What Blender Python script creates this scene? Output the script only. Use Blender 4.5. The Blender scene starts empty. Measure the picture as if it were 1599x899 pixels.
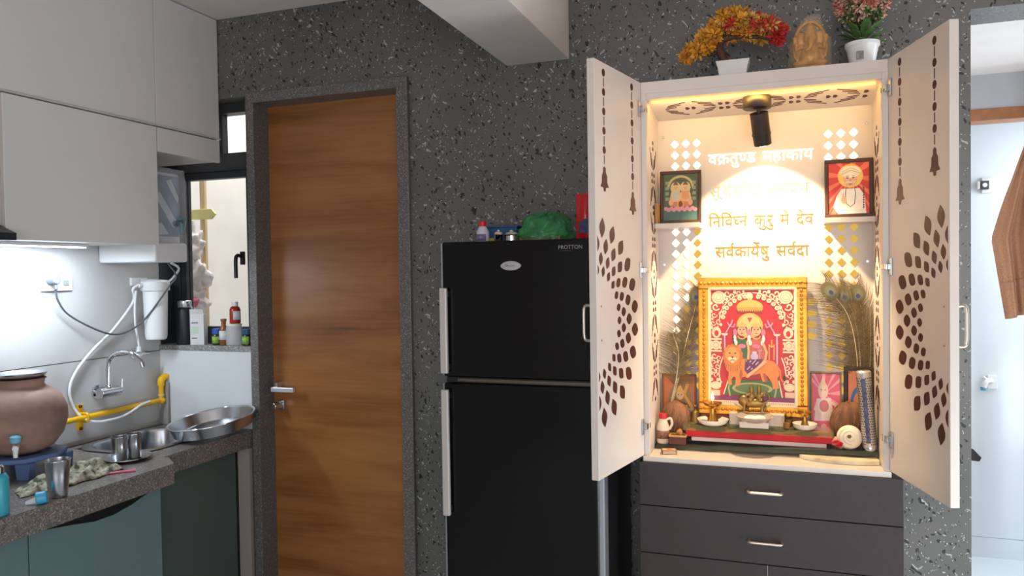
import bpy, bmesh, math, random
from mathutils import Vector, Matrix, noise
random.seed(7)
SC = bpy.context.scene
COL = SC.collection

# ------------------------------------------------------------------ camera
cam_d = bpy.data.cameras.new('camera')
cam_d.sensor_fit = 'HORIZONTAL'; cam_d.sensor_width = 36.0
cam_d.lens = 36.0 * 1189.2 / 1599.0
cam_d.clip_start = 0.05
cam = bpy.data.objects.new('camera', cam_d); COL.objects.link(cam)
_r = Vector((0.94337499, 0.33138539, -0.0150784))
_d = Vector((-0.00678564, -0.02616739, -0.99963454))
_f = Vector((-0.33165885, 0.94313254, -0.022437))
cam.matrix_world = Matrix(((_r.x, -_d.x, -_f.x, 0.0), (_r.y, -_d.y, -_f.y, -3.0), (_r.z, -_d.z, -_f.z, 1.55), (0, 0, 0, 1)))
SC.camera = cam

# ------------------------------------------------------------------ world, lights, exposure
w = bpy.data.worlds.new('overcast_sky'); SC.world = w; w.use_nodes = True
w.node_tree.nodes['Background'].inputs[0].default_value = (0.86, 0.93, 1.0, 1)
w.node_tree.nodes['Background'].inputs[1].default_value = 1.1

def area(name, loc, target, sx, sy, power, color):
    l = bpy.data.lights.new(name, 'AREA'); l.shape = 'RECTANGLE'; l.size = sx; l.size_y = sy
    l.energy = power; l.color = color
    o = bpy.data.objects.new(name, l); COL.objects.link(o); o.location = loc
    o.rotation_euler = (Vector(target) - Vector(loc)).to_track_quat('-Z', 'Y').to_euler()
    return o
# daylight from the window behind the camera; low fill added to brighten the right wall
area('daylight_rear_window', (0.35, -5.15, 1.45), (-0.2, 0.0, 1.30), 2.6, 1.7, 58, (0.95, 0.97, 1.0))
area('added_low_right_fill', (1.78, -1.15, .42), (.3, -.2, .50), 1.2, .72, 32, (0.80, 0.90, 1.0))
area('daylight_passage_window', (2.9, .55, 1.5), (.6, .55, 1.55), .6, 1.2, 14, (0.9, 0.95, 1.0))
# daylight of the wash room behind the passage, and in the shaft outside the kitchen window
area('washroom_daylight', (1.75, 1.35, 1.75), (0.8, 1.4, 1.1), 0.7, 0.9, 30, (0.84, 0.93, 1.0))
area('shaft_daylight', (-2.9, 0.75, 3.3), (-3.0, 0.9, 1.5), 1.2, 0.6, 42, (1.0, 0.97, 0.94))

SC.view_settings.view_transform = 'Standard'
SC.view_settings.look = 'None'
SC.view_settings.gamma = 1.0
SC.view_settings.use_curve_mapping = False
SC.view_settings.exposure = 0.0
SC.cycles.use_denoising = True
SC.cycles.max_bounces = 8

# ------------------------------------------------------------------ materials
def lin(c):
    return tuple((v/255/12.92 if v/255 <= 0.04045 else ((v/255+0.055)/1.055)**2.4) for v in c)
MATS = {}
def mat(name, rgb=(128, 128, 128), rough=0.5, metal=0.0, noise_amt=0.0, noise_scale=8.0, emit=0.0, trans=0.0, ior=1.45,
        alpha=1.0, bump=0.0, coat=0.0, stretch=(1, 1, 1), emit_rgb=None, spec=0.5):
    if name in MATS: return MATS[name]
    m = bpy.data.materials.new(name); m.use_nodes = True
    nt = m.node_tree; b = nt.nodes['Principled BSDF']; c = lin(rgb)
    b.inputs['Roughness'].default_value = rough; b.inputs['Metallic'].default_value = metal
    b.inputs['Transmission Weight'].default_value = trans; b.inputs['IOR'].default_value = ior
    b.inputs['Alpha'].default_value = alpha; b.inputs['Coat Weight'].default_value = coat
    b.inputs['Specular IOR Level'].default_value = spec
    tc = nt.nodes.new('ShaderNodeTexCoord'); mp = nt.nodes.new('ShaderNodeMapping')
    mp.inputs['Scale'].default_value = stretch
    nz = nt.nodes.new('ShaderNodeTexNoise'); nz.inputs['Scale'].default_value = noise_scale; nz.inputs['Detail'].default_value = 4
    nt.links.new(tc.outputs['Object'], mp.inputs['Vector']); nt.links.new(mp.outputs['Vector'], nz.inputs['Vector'])
    rp = nt.nodes.new('ShaderNodeValToRGB')
    a = max(noise_amt, 0.02)
    rp.color_ramp.elements[0].position = 0.3; rp.color_ramp.elements[1].position = 0.7
    rp.color_ramp.elements[0].color = tuple(v*(1-a) for v in c) + (1,)
    rp.color_ramp.elements[1].color = tuple(min(1, v*(1+a)) for v in c) + (1,)
    nt.links.new(nz.outputs['Fac'], rp.inputs['Fac']); nt.links.new(rp.outputs['Color'], b.inputs['Base Color'])
    if bump:
        bp = nt.nodes.new('ShaderNodeBump'); bp.inputs['Strength'].default_value = bump; bp.inputs['Distance'].default_value = 0.004
        nt.links.new(nz.outputs['Fac'], bp.inputs['Height']); nt.links.new(bp.outputs['Normal'], b.inputs['Normal'])
    if emit:
        b.inputs['Emission Color'].default_value = lin(emit_rgb or rgb) + (1,); b.inputs['Emission Strength'].default_value = emit
    MATS[name] = m; return m

def N(nt, t, **k):
    n = nt.nodes.new(t)
    for a, v in k.items():
        if a.startswith('i_'): n.inputs[a[2:].replace('_', ' ')].default_value = v
        else: setattr(n, a, v)
    return n
def ramp(nt, src, stops, interp='LINEAR'):
    r = nt.nodes.new('ShaderNodeValToRGB'); r.color_ramp.interpolation = interp
    while len(r.color_ramp.elements) < len(stops): r.color_ramp.elements.new(0.5)
    for e, (p, c) in zip(r.color_ramp.elements, stops):
        e.position = p; e.color = (c if len(c) == 4 else tuple(c) + (1,))
    nt.links.new(src, r.inputs['Fac']); return r
def mix(nt, fac, a, b):
    m = nt.nodes.new('ShaderNodeMix'); m.data_type = 'RGBA'
    nt.links.new(fac, m.inputs[0])
    for s, v in ((6, a), (7, b)):
        if hasattr(v, 'is_linked') or hasattr(v, 'links'): nt.links.new(v, m.inputs[s])
        else: m.inputs[s].default_value = tuple(v) + (1,)
    return m.outputs[2]

def speckle_wall():
    m = bpy.data.materials.new('speckled_stone_wallpaper'); m.use_nodes = True
    nt = m.node_tree; b = nt.nodes['Principled BSDF']; b.inputs['Roughness'].default_value = 0.30; b.inputs['Specular IOR Level'].default_value = 0.6
    tc = N(nt, 'ShaderNodeTexCoord')
    nz = N(nt, 'ShaderNodeTexNoise', i_Scale=14.0, i_Detail=3.0)
    nt.links.new(tc.outputs['Object'], nz.inputs['Vector'])
    sub = N(nt, 'ShaderNodeVectorMath', operation='SUBTRACT'); sub.inputs[1].default_value = (.5, .5, .5)
    sc = N(nt, 'ShaderNodeVectorMath', operation='SCALE'); sc.inputs['Scale'].default_value = 0.075
    add = N(nt, 'ShaderNodeVectorMath', operation='ADD')
    nt.links.new(nz.outputs['Color'], sub.inputs[0]); nt.links.new(sub.outputs[0], sc.inputs[0])
    nt.links.new(sc.outputs[0], add.inputs[0]); nt.links.new(tc.outputs['Object'], add.inputs[1])
    base_n = N(nt, 'ShaderNodeTexNoise', i_Scale=2.2, i_Detail=6.0)
    nt.links.new(tc.outputs['Object'], base_n.inputs['Vector'])
    base = ramp(nt, base_n.outputs['Fac'], [(0.3, lin((88, 87, 84))), (0.7, lin((106, 104, 99)))])
    col = base.outputs['Color']
    dens_n = N(nt, 'ShaderNodeTexNoise', i_Scale=5.0, i_Detail=2.0)
    nt.links.new(tc.outputs['Object'], dens_n.inputs['Vector'])
    for rot, stretch, scale, thr, dist, c in (
            (0.5, (1.0, 1, 0.55), 60, 0.58, 0.28, (26, 27, 28)), (-0.9, (0.5, 1, 1.0), 46, 0.72, 0.24, (32, 33, 34)),
            (-0.6, (0.36, 1, 1.15), 50, 0.72, 0.20, (172, 172, 168)), (0.9, (0.28, 1, 1.3), 58, 0.68, 0.18, (156, 156, 152)),
            (1.4, (0.4, 1, 1.1), 90, 0.66, 0.2, (46, 46, 46)), (0.1, (1.0, 1, 1.0), 110, 0.80, 0.25, (188, 188, 184))):
        mp = N(nt, 'ShaderNodeMapping'); mp.inputs['Rotation'].default_value = (0, rot, 0)
        mp2 = N(nt, 'ShaderNodeMapping'); mp2.inputs['Scale'].default_value = stretch
        nt.links.new(add.outputs[0], mp.inputs['Vector']); nt.links.new(mp.outputs[0], mp2.inputs['Vector'])
        vo = N(nt, 'ShaderNodeTexVoronoi', i_Scale=scale); nt.links.new(mp2.outputs[0], vo.inputs['Vector'])
        sep = N(nt, 'ShaderNodeSeparateColor'); nt.links.new(vo.outputs['Color'], sep.inputs[0])
        dadd = N(nt, 'ShaderNodeMath', operation='MULTIPLY_ADD'); nt.links.new(dens_n.outputs['Fac'], dadd.inputs[0])
        dadd.inputs[1].default_value = 0.7; nt.links.new(sep.outputs[0], dadd.inputs[2])
        g = N(nt, 'ShaderNodeMath', operation='GREATER_THAN'); g.inputs[1].default_value = thr + 0.35
        nt.links.new(dadd.outputs[0], g.inputs[0])
        l = N(nt, 'ShaderNodeMath', operation='LESS_THAN'); l.inputs[1].default_value = dist
        nt.links.new(vo.outputs['Distance'], l.inputs[0])
        mu = N(nt, 'ShaderNodeMath', operation='MULTIPLY'); nt.links.new(g.outputs[0], mu.inputs[0]); nt.links.new(l.outputs[0], mu.inputs[1])
        col = mix(nt, mu.outputs[0], col, lin(c))
    nt.links.new(col, b.inputs['Base Color'])
    return m
def granite(name, dark, light, scale=160):
    m = bpy.data.materials.new(name); m.use_nodes = True; nt = m.node_tree; b = nt.nodes['Principled BSDF']
    b.inputs['Roughness'].default_value = 0.33
    tc = N(nt, 'ShaderNodeTexCoord'); vo = N(nt, 'ShaderNodeTexVoronoi', i_Scale=scale)
    nt.links.new(tc.outputs['Object'], vo.inputs['Vector'])
    sep = N(nt, 'ShaderNodeSeparateColor'); nt.links.new(vo.outputs['Color'], sep.inputs[0])
    mid = tuple((a+c)/2 for a, c in zip(dark, light))
    r = ramp(nt, sep.outputs[0], [(0.0, lin(dark)), (0.45, lin(mid)), (0.85, lin(light)), (0.97, lin(tuple(min(255, v+32) for v in light)))])
    nt.links.new(r.outputs['Color'], b.inputs['Base Color']); return m
def wood(name, stops, sx, sz, rough=0.4):
    m = bpy.data.materials.new(name); m.use_nodes = True; nt = m.node_tree; b = nt.nodes['Principled BSDF']
    b.inputs['Roughness'].default_value = rough
    tc = N(nt, 'ShaderNodeTexCoord'); mp = N(nt, 'ShaderNodeMapping'); mp.inputs['Scale'].default_value = (sx, 1.0, sz)
    nt.links.new(tc.outputs['Object'], mp.inputs['Vector'])
    n1 = N(nt, 'ShaderNodeTexNoise', i_Scale=1.0, i_Detail=5.0, i_Roughness=0.6, i_Distortion=0.5)
    nt.links.new(mp.outputs[0], n1.inputs['Vector'])
    mp2 = N(nt, 'ShaderNodeMapping'); mp2.inputs['Scale'].default_value = (sx*1.5, 1.0, sz*16)
    nt.links.new(tc.outputs['Object'], mp2.inputs['Vector'])
    n2 = N(nt, 'ShaderNodeTexNoise', i_Scale=1.0, i_Detail=3.0); nt.links.new(mp2.outputs[0], n2.inputs['Vector'])
    ad = N(nt, 'ShaderNodeMath', operation='MULTIPLY_ADD'); nt.links.new(n2.outputs['Fac'], ad.inputs[0]); ad.inputs[1].default_value = 0.22
    nt.links.new(n1.outputs['Fac'], ad.inputs[2])
    r = ramp(nt, ad.outputs[0], [(p, lin(c)) for p, c in stops])
    nt.links.new(r.outputs['Color'], b.inputs['Base Color']); return m

M_WALL = speckle_wall()
M_GRAN = granite('brown_granite', (80, 74, 70), (124, 117, 111), 210)
M_JAMB = granite('grey_granite', (84, 81, 78), (112, 109, 106), 260)
M_DOOR = wood('teak_veneer', [(0.34, (98, 54, 22)), (0.48, (130, 80, 38)), (0.62, (150, 98, 52)), (0.80, (164, 112, 64))], 0.8, 6.0, 0.30)
M_PAINT = mat('white_ceiling_paint', (228, 217, 209), 0.8, noise_amt=.03)
M_CAB = mat('white_laminate', (216, 214, 211), 0.32, noise_amt=.02, noise_scale=2)
M_TILE = mat('beige_wall_tile', (188, 187, 186), 0.22, noise_amt=.06, noise_scale=1.5)
M_WTILE = mat('pale_wall_tile', (208, 210, 211), 0.3, noise_amt=.03, noise_scale=2)
M_GROUT = mat('grout', (105, 98, 92), 0.9)
M_FLOOR = mat('grey_floor_tile', (208, 210, 212), 0.22, noise_amt=.08)
M_ALU = mat('dark_window_aluminium', (52, 54, 58), 0.4, noise_amt=.05)
M_GREEN = mat('sage_laminate', (94, 116, 118), 0.35, noise_amt=.04, noise_scale=3)
M_GREEN_SHADED = mat('shaded_green_laminate', (72, 88, 83), 0.38, noise_amt=.04, noise_scale=3)  # shaded copy of the sage green, recess shade put into the colour
M_BLACK = mat('black_plastic', (18, 18, 19), 0.4)
M_STEEL = mat('brushed_steel', (190, 192, 196), 0.24, 1.0, noise_amt=.06, noise_scale=40)
M_CHROME = mat('chrome', (215, 218, 222), 0.08, 1.0)
M_WPLAS = mat('white_plastic', (225, 226, 226), 0.35)
M_GLASS = mat('window_glass', (245, 248, 248), 0.02, trans=1.0, ior=1.02, spec=0.2)
M_CLEAR = mat('clear_plastic', (238, 241, 243), 0.08, alpha=.45, spec=.8)
M_RED = mat('red_plastic', (205, 35, 40), 0.4)
M_BRASS = mat('polished_brass', (196, 150, 70), 0.25, 1.0, noise_amt=.1, noise_scale=30)
M_GOLD = mat('gold_leaf_frame', (208, 142, 50), 0.34, 0.7, noise_amt=.18, noise_scale=35)
M_MANDIR = mat('cream_white_acrylic', (216, 205, 195), 0.38, noise_amt=.015)
M_INLAY = mat('brown_inlay', (78, 42, 36), 0.5, noise_amt=.08, spec=.2)
M_CHAR = mat('charcoal_laminate', (54, 46, 46), 0.42, noise_amt=.08, noise_scale=60)
M_TEAK = mat('teak_edge', (158, 104, 66), 0.5, noise_amt=.15, noise_scale=20)

# ------------------------------------------------------------------ mesh helpers
def circ(r, n, z=0.0): return [(r*math.cos(2*math.pi*i/n), r*math.sin(2*math.pi*i/n), z) for i in range(n)]
def spline(pts, k=8):
    P = [Vector(p) for p in pts]; P = [2*P[0]-P[1]] + P + [2*P[-1]-P[-2]]; out = []
    for i in range(1, len(P)-2):
        for j in range(k):
            t = j/k; a, b, c, d = P[i-1:i+3]
            out.append(0.5*((2*b)+(c-a)*t+(2*a-5*b+4*c-d)*t*t+(3*b-a-3*c+d)*t**3))
    out.append(P[-2]); return out
class G:
    def __init__(s): s.v = []; s.f = []; s.mi = []; s.cur = 0; s.M = Matrix.Identity(4)
    def add(s, vs, fs):
        o = len(s.v); s.v += [tuple(s.M @ Vector(p)) for p in vs]
        s.f += [tuple(i+o for i in f) for f in fs]; s.mi += [s.cur]*len(fs); return s
    def box(s, x0, x1, y0, y1, z0, z1):
        v = [(x0, y0, z0), (x1, y0, z0), (x1, y1, z0), (x0, y1, z0), (x0, y0, z1), (x1, y0, z1), (x1, y1, z1), (x0, y1, z1)]
        return s.add(v, [(0, 3, 2, 1), (4, 5, 6, 7), (0, 1, 5, 4), (1, 2, 6, 5), (2, 3, 7, 6), (3, 0, 4, 7)])
    def lathe(s, prof, n=28, c=(0, 0, 0), sx=1.0, sy=1.0, wob=None):
        v = []; f = []
        for k, (r, z) in enumerate(prof):
            for i in range(n):
                a = 2*math.pi*i/n; rr = r*(wob(a, k) if wob else 1)
                v.append((c[0]+sx*rr*math.cos(a), c[1]+sy*rr*math.sin(a), c[2]+z))
        for k in range(len(prof)-1):
            for i in range(n):
                j = (i+1) % n; f.append((k*n+i, k*n+j, (k+1)*n+j, (k+1)*n+i))
        if prof[0][0] > 1e-6: f.append(tuple(reversed(range(n))))
        if prof[-1][0] > 1e-6: f.append(tuple((len(prof)-1)*n+i for i in range(n)))
        return s.add(v, f)
    def tube(s, pts, r, n=8, caps=True):
        P = [Vector(p) for p in pts]; R = r if isinstance(r, (list, tuple)) else [r]*len(P)
        v = []; f = []; up = None
        for i, p in enumerate(P):
            t = (P[min(i+1, len(P)-1)]-P[max(i-1, 0)]).normalized()
            if up is None: up = t.orthogonal().normalized()
            up = (up - t*up.dot(t));
            up = up.normalized() if up.length > 1e-6 else t.orthogonal().normalized()
            b = t.cross(up)
            for k in range(n):
                a = 2*math.pi*k/n; v.append(tuple(p+R[i]*(math.cos(a)*up+math.sin(a)*b)))
        for i in range(len(P)-1):
            for k in range(n):
                j = (k+1) % n; f.append((i*n+k, i*n+j, (i+1)*n+j, (i+1)*n+k))
        if caps: f.append(tuple(reversed(range(n)))); f.append(tuple((len(P)-1)*n+k for k in range(n)))
        return s.add(v, f)
    def cyl(s, p, q, r0, r1=None, n=16): return s.tube([p, q], [r0, r0 if r1 is None else r1], n)
    def ell(s, c, r, n=14, m=9):
        r = r if isinstance(r, (tuple, list)) else (r, r, r); v = [(c[0], c[1], c[2]-r[2])]; f = []
        for k in range(1, m):
            t = math.pi*k/m - math.pi/2
            for i in range(n):
                a = 2*math.pi*i/n; v.append((c[0]+r[0]*math.cos(t)*math.cos(a), c[1]+r[1]*math.cos(t)*math.sin(a), c[2]+r[2]*math.sin(t)))
        v.append((c[0], c[1], c[2]+r[2])); L = len(v)-1
        for i in range(n):
            j = (i+1) % n; f.append((0, 1+j, 1+i)); f.append((L, L-n+i, L-n+j))
        for k in range(m-2):
            for i in range(n):
                j = (i+1) % n; f.append((1+k*n+i, 1+k*n+j, 1+(k+1)*n+j, 1+(k+1)*n+i))
        return s.add(v, f)
    def prism(s, poly, d0, d1, plane='xz'):
        mk = {'xz': lambda a, b, d: (a, d, b), 'xy': lambda a, b, d: (a, b, d), 'yz': lambda a, b, d: (d, a, b)}[plane]
        n = len(poly); v = [mk(a, b, d0) for a, b in poly]+[mk(a, b, d1) for a, b in poly]
        f = [tuple(range(n)), tuple(reversed(range(n, 2*n)))]+[(i, i+n, (i+1) % n+n, (i+1) % n) for i in range(n)]
        return s.add(v, f)
    def flat(s, poly, d, plane='xz'):
        mk = {'xz': lambda a, b: (a, d, b), 'xy': lambda a, b: (a, b, d), 'yz': lambda a, b: (d, a, b)}[plane]
        return s.add([mk(a, b) for a, b in poly], [tuple(range(len(poly)))])
    def mesh(s, name, mats, smooth=None):
        me = bpy.data.meshes.new(name); me.from_pydata(s.v, [], s.f); me.validate()
        for m in (mats if isinstance(mats, (list, tuple)) else [mats]): me.materials.append(m)
        if len(s.mi) == len(me.polygons): me.polygons.foreach_set('material_index', s.mi)
        bm = bmesh.new(); bm.from_mesh(me); bmesh.ops.recalc_face_normals(bm, faces=bm.faces); bm.to_mesh(me); bm.free()
        if smooth:
            me.shade_smooth(); me.set_sharp_from_angle(angle=math.radians(smooth))
        me.update(); return me
    def obj(s, name, mats, parent=None, smooth=None, bevel=0.0, seg=2, loc=None, rot=None):
        return link(name, s.mesh(name, mats, smooth), parent, bevel, seg, loc, rot)
def link(name, me, parent=None, bevel=0.0, seg=2, loc=None, rot=None):
    o = bpy.data.objects.new(name, me); COL.objects.link(o)
    if parent: o.parent = parent
    if loc: o.location = loc
    if rot: o.rotation_euler = rot
    if bevel:
        m = o.modifiers.new('bevel', 'BEVEL'); m.width = bevel; m.segments = seg; m.limit_method = 'ANGLE'
    return o
def thing(name, label, cat, loc=(0, 0, 0), rz=0.0, group=None):
    o = bpy.data.objects.new(name, None); COL.objects.link(o); o.location = loc; o.rotation_euler = (0, 0, rz)
    o.empty_display_size = 0.05
    return tag(o, label, cat, group)
def tag(o, label, cat, group=None):
    o['label'] = label; o['category'] = cat
    if group: o['group'] = group
    return o
def struct(o, label=None, cat=None):
    o['kind'] = 'structure'
    if label: o['label'] = label
    if cat: o['category'] = cat
    return o
def B(x0, x1, y0, y1, z0, z1): return G().box(x0, x1, y0, y1, z0, z1)

# ------------------------------------------------------------------ room shell
g = G()
for a in ((-3.2, -2.36, 0, .2, 2.393, 2.9), (-3.2, -2.36, 0, .2, -.1, 1.184), (-3.4, -2.92, 0, .2, 1.184, 2.393),
          (-2.36, -1.515, 0, .2, 2.40, 2.9), (-1.515, 0.622, 0, .2, -.1, 2.9), (0.622, 1.6, 0, .2, 2.42, 2.9)):
    g.box(*a)
struct(g.obj('wall_back', M_WALL), 'dark grey speckled stone-look feature wall behind the fridge', 'wall')
floor = struct(B(-3.1, 3.1, -5.3, 2.6, -.1, 0).obj('floor', M_FLOOR), 'grey tiled floor', 'floor')
struct(B(-3.1, 3.1, -5.3, .0, 2.77, 2.9).obj('ceiling', M_PAINT), 'off-white painted ceiling', 'ceiling')
struct(B(-1.064, -.795, -5.2, 0.0, 2.40, 2.77).obj('trim_1', M_PAINT, bevel=.004), 'white painted ceiling beam running to the speckled wall', 'beam')
wl = struct(B(-3.1, -2.928, -5.3, 0.0, 0, 2.77).obj('wall_left', M_GROUT), 'beige tiled kitchen wall', 'wall')
ys = [-5.3, -4.1, -2.9, -1.75, 0.0]
for z0, z1 in ((0.0, .575), (.579, 1.179), (1.183, 1.783), (1.787, 2.387)):
    for a, b in zip(ys[:-1], ys[1:]):
        B(-2.930, -2.92, a+.0015, b-.0015 if b < 0 else b, z0, z1).obj('tile', M_TILE, wl)
g = G()                                                    # wall behind the camera with its window opening
for a in ((-3.1, -1.0, 0, 2.77), (1.7, 3.1, 0, 2.77), (-1.0, 1.7, 0, .55), (-1.0, 1.7, 2.35, 2.77)): g.box(a[0], a[1], -5.4, -5.25, a[2], a[3])
struct(g.obj('wall_rear', M_PAINT), 'painted wall with a window', 'wall')
g = G()
for a in ((-5.3, -1.8, 0, 2.77), (-.5, 0.0, 0, 2.77), (-1.8, -.5, .82, 2.77)): g.box(1.85, 2.0, a[0], a[1], a[2], a[3])  # opening kept low to suit the added fill light
struct(g.obj('wall_right', M_PAINT), 'painted wall with a low opening behind the added fill light', 'wall')

# passage and wash room to the right
M_BATH = mat('pale_blue_glossy_tile', (214, 224, 230), 0.18, noise_amt=.03, noise_scale=1.2)
struct(B(0.45, 3.1, .2, 1.15, 2.42, 2.5).obj('ceiling_passage', mat('white_soffit', (240, 238, 236), .8)), 'white passage ceiling', 'ceiling')
g = G().box(.3, 3.0, 1.05, 1.15, 2.262, 2.42).box(.3, .70, 1.05, 1.15, 0, 2.262).box(1.75, 3.0, 1.05, 1.15, 0, 2.262)
struct(g.obj('wall_passage', mat('blue_grey_paint', (176, 178, 182), .7)), 'blue-grey wall above the wash room doorway', 'wall')
g = G().box(.70, 1.75, 1.04, 1.16, 2.208, 2.262).box(.70, .75, 1.04, 1.16, 0, 2.208).box(1.70, 1.75, 1.04, 1.16, 0, 2.208)
struct(g.obj('trim_2', M_TEAK, bevel=.004), 'brown wooden door frame of the wash room', 'door frame')
wb = struct(B(.3, 2.4, 1.56, 1.7, 0, 2.6).obj('wall_washroom', M_GROUT), 'pale blue glossy tiled wash room wall', 'wall')
for z0, z1 in ((0.0, .118), (.12, 2.6)):
    B(.3, 2.4, 1.55, 1.562, z0, z1).obj('tile', M_BATH, wb)
struct(B(.3, 2.4, 1.15, 1.7, 2.6, 2.68).obj('ceiling_washroom', M_PAINT), 'white wash room ceiling', 'ceiling')
struct(B(2.35, 2.45, 1.15, 1.6, 0, 2.65).obj('wall_washroom_side', M_BATH), 'pale tiled wash room side wall', 'wall')
struct(B(.45, .55, .2, 1.05, 0, 2.5).obj('wall_passage_left', M_PAINT), 'painted passage wall', 'wall')
wpr = struct(B(1.09, 1.2, .86, 1.05, 0, 2.42).obj('wall_passage_right', M_PAINT), 'painted passage pier with the towel hook', 'wall')
struct(B(.5, 2.4, 1.16, 1.55, 0, .012).obj('floor_washroom', M_BATH), 'white wash room floor', 'floor')

# ------------------------------------------------------------------ door with granite frame
d = thing('door_1', 'brown wood-veneer door in a grey granite frame', 'door', (-1.95, .09, 0)); d['kind'] = 'structure'
B(-2.345, -1.56, .09, .13, .01, 2.375).obj('door_leaf', M_DOOR, d, bevel=.002, loc=(1.95, -.09, 0))
fr = G().box(-2.362, -2.318, -.022, .2, 0, 2.40).obj('frame_jamb', M_JAMB, d, bevel=.002, loc=(1.95, -.09, 0))
G().box(-1.570, -1.515, -.022, .2, 0, 2.40).obj('frame_jamb', M_JAMB, d, bevel=.002, loc=(1.95, -.09, 0))
G().box(-2.318, -1.570, -.022, .2, 2.353, 2.40).obj('frame_head', M_JAMB, d, bevel=.002, loc=(1.95, -.09, 0))
h = G().box(-2.285, -2.262, .04, .09, .985, 1.035).obj('handle_rose', M_CHROME, d, bevel=.002, loc=(1.95, -.09, 0))
G().box(-2.29, -2.165, .025, .043, .992, 1.014).obj('lever', mat('satin_lever', (225, 226, 230), .35, .6), h, bevel=.003)
lk = G().box(-2.285, -2.25, .07, .09, .90, .945).obj('lock_plate', M_STEEL, d, bevel=.002, loc=(1.95, -.09, 0))
G().cyl((-2.272, .07, .922), (-2.278, .025, .922), .016, .016, 20).obj('lock_knob', M_CHROME, lk, smooth=40, bevel=.002)

# ------------------------------------------------------------------ window in the back wall
wn = thing('window_1', 'dark aluminium window with a side-hung pane and transom above the sill', 'window', (-2.64, .1, 1.21)); wn['kind'] = 'structure'
def wp(nm, a, m=M_ALU, bev=.003, parent=wn, off=True): return B(*a).obj(nm, m, parent, bevel=bev, loc=(2.64, -.1, -1.21) if off else None)
wp('outer_frame', (-2.92, -2.875, .09, .16, 1.21, 2.393)); wp('outer_frame', (-2.43, -2.36, .09, .16, 1.21, 2.393))
wp('outer_frame', (-2.875, -2.43, .09, .16, 1.21, 1.25)); wp('outer_frame', (-2.875, -2.43, .09, .16, 2.345, 2.393))
wp('transom_bar', (-2.875, -2.43, .085, .16, 2.065, 2.150))
wp('sash_stile', (-2.875, -2.838, .10, .145, 1.25, 2.065)); wp('sash_stile', (-2.466, -2.43, .10, .145, 1.25, 2.065))
wp('sash_rail', (-2.838, -2.466, .10, .145, 1.25, 1.294)); wp('sash_rail', (-2.838, -2.466, .10, .145, 2.03, 2.065))
wp('pane', (-2.838, -2.466, .119, .124, 1.294, 2.03), M_GLASS, 0); wp('pane', (-2.875, -2.43, .119, .124, 2.150, 2.345), M_GLASS, 0)
B(-2.9195, -2.914, .0, .09, 1.21, 2.393).obj('reveal_lining', M_ALU, wn, loc=(2.64, -.1, -1.21))
wp('transom_post', (-2.62, -2.60, .10, .145, 2.150, 2.345))
hh = wp('handle_base', (-2.498, -2.476, .085, .10, 1.60, 1.665), M_BLACK)
G().tube(spline([(-2.487, .085, 1.64), (-2.488, .055, 1.645), (-2.49, .045, 1.62), (-2.49, .045, 1.535)], 6), .009, 8).obj('handle_lever', M_BLACK, hh, smooth=50)
struct(B(-2.92, -2.362, -.012, .20, 1.184, 1.210).obj('trim_3', granite('sill_granite', (104, 104, 104), (150, 150, 150), 220), bevel=.003), 'grey stone window sill', 'window sill')
struct(B(-2.92, -2.362, -.006, .0, .80, 1.184).obj('wall_below_window', M_WTILE), 'pale tiled wall below the window sill', 'wall')

# shaft outside the window
struct(B(-4.2, -1.6, 1.15, 1.25, 0, 3.6).obj('wall_shaft', mat('cream_plaster', (232, 222, 210), .8, noise_amt=.06, noise_scale=3)), 'cream plastered wall outside the window', 'wall')
tag(B(-3.19, -3.155, .60, .62, .0, 2.6).obj('wooden_batten', mat('pale_pine', (214, 184, 140), .6, noise_amt=.12, stretch=(20, 20, 1)), bevel=.002), 'pale wooden batten standing outside the window', 'batten')
g = G().prism([(-.11, -.02), (-.09, -.03), (.07, -.03), (.10, 0), (.07, .03), (-.09, .03), (-.115, .015)], -.006, .006)
tag(g.obj('yellow_tag', mat('pale_yellow_plastic', (226, 214, 140), .5), loc=(-3.165, .59, 1.905), bevel=.002), 'pale yellow tag tied across the wooden batten outside', 'tag')
def crumple(g, c, r, n, m, amp, sc, seed):
    def wv(p):
        p = Vector(p); dr = (p-Vector(c))
        return p + dr*amp*noise.noise(p*sc+Vector((seed, seed*2, 0)))
    k = len(g.v); g.ell(c, r, n, m)
    for i in range(k, len(g.v)): g.v[i] = tuple(wv(g.v[i]))
    return g
M_BAG = mat('milky_polythene', (242, 234, 230), .25, alpha=.72)
for i, (x, z, rr, lab) in enumerate([(-3.20, 1.72, .075, 'topmost milky plastic bag hanging against the batten outside the window'),
                                     (-3.18, 1.56, .085, 'middle milky plastic bag hanging against the batten outside the window'),
                                     (-3.19, 1.41, .085, 'lowest milky plastic bag hanging against the batten outside the window')]):
    g = crumple(G(), (0, 0, 0), (rr, .04, .082), 26, 20, .7, 26, i*3.1)
    b = tag(g.obj('plastic_bag', M_BAG, smooth=180, loc=(x, .55, z)), lab, 'bag', 'bags outside the window')
    G().tube(spline([(0, 0, .08), (.004, .0, .11), (-.003, 0, .15)], 5), .012, 8).obj('twisted_neck', M_BAG, b, smooth=180)
for x, z in ((-3.225, 1.745), (-3.165, 1.40)):
    tag(crumple(G(), (0, 0, 0), (.03, .015, .03), 12, 8, .5, 40, z).obj('pink_wrapper', mat('pink_foil', (214, 120, 140), .4), smooth=180, loc=(x, .512, z)),
        ('upper' if z > 1.5 else 'lower')+' crumpled pink wrapper among the bags outside the window', 'wrapper', 'pink wrappers outside')

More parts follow.
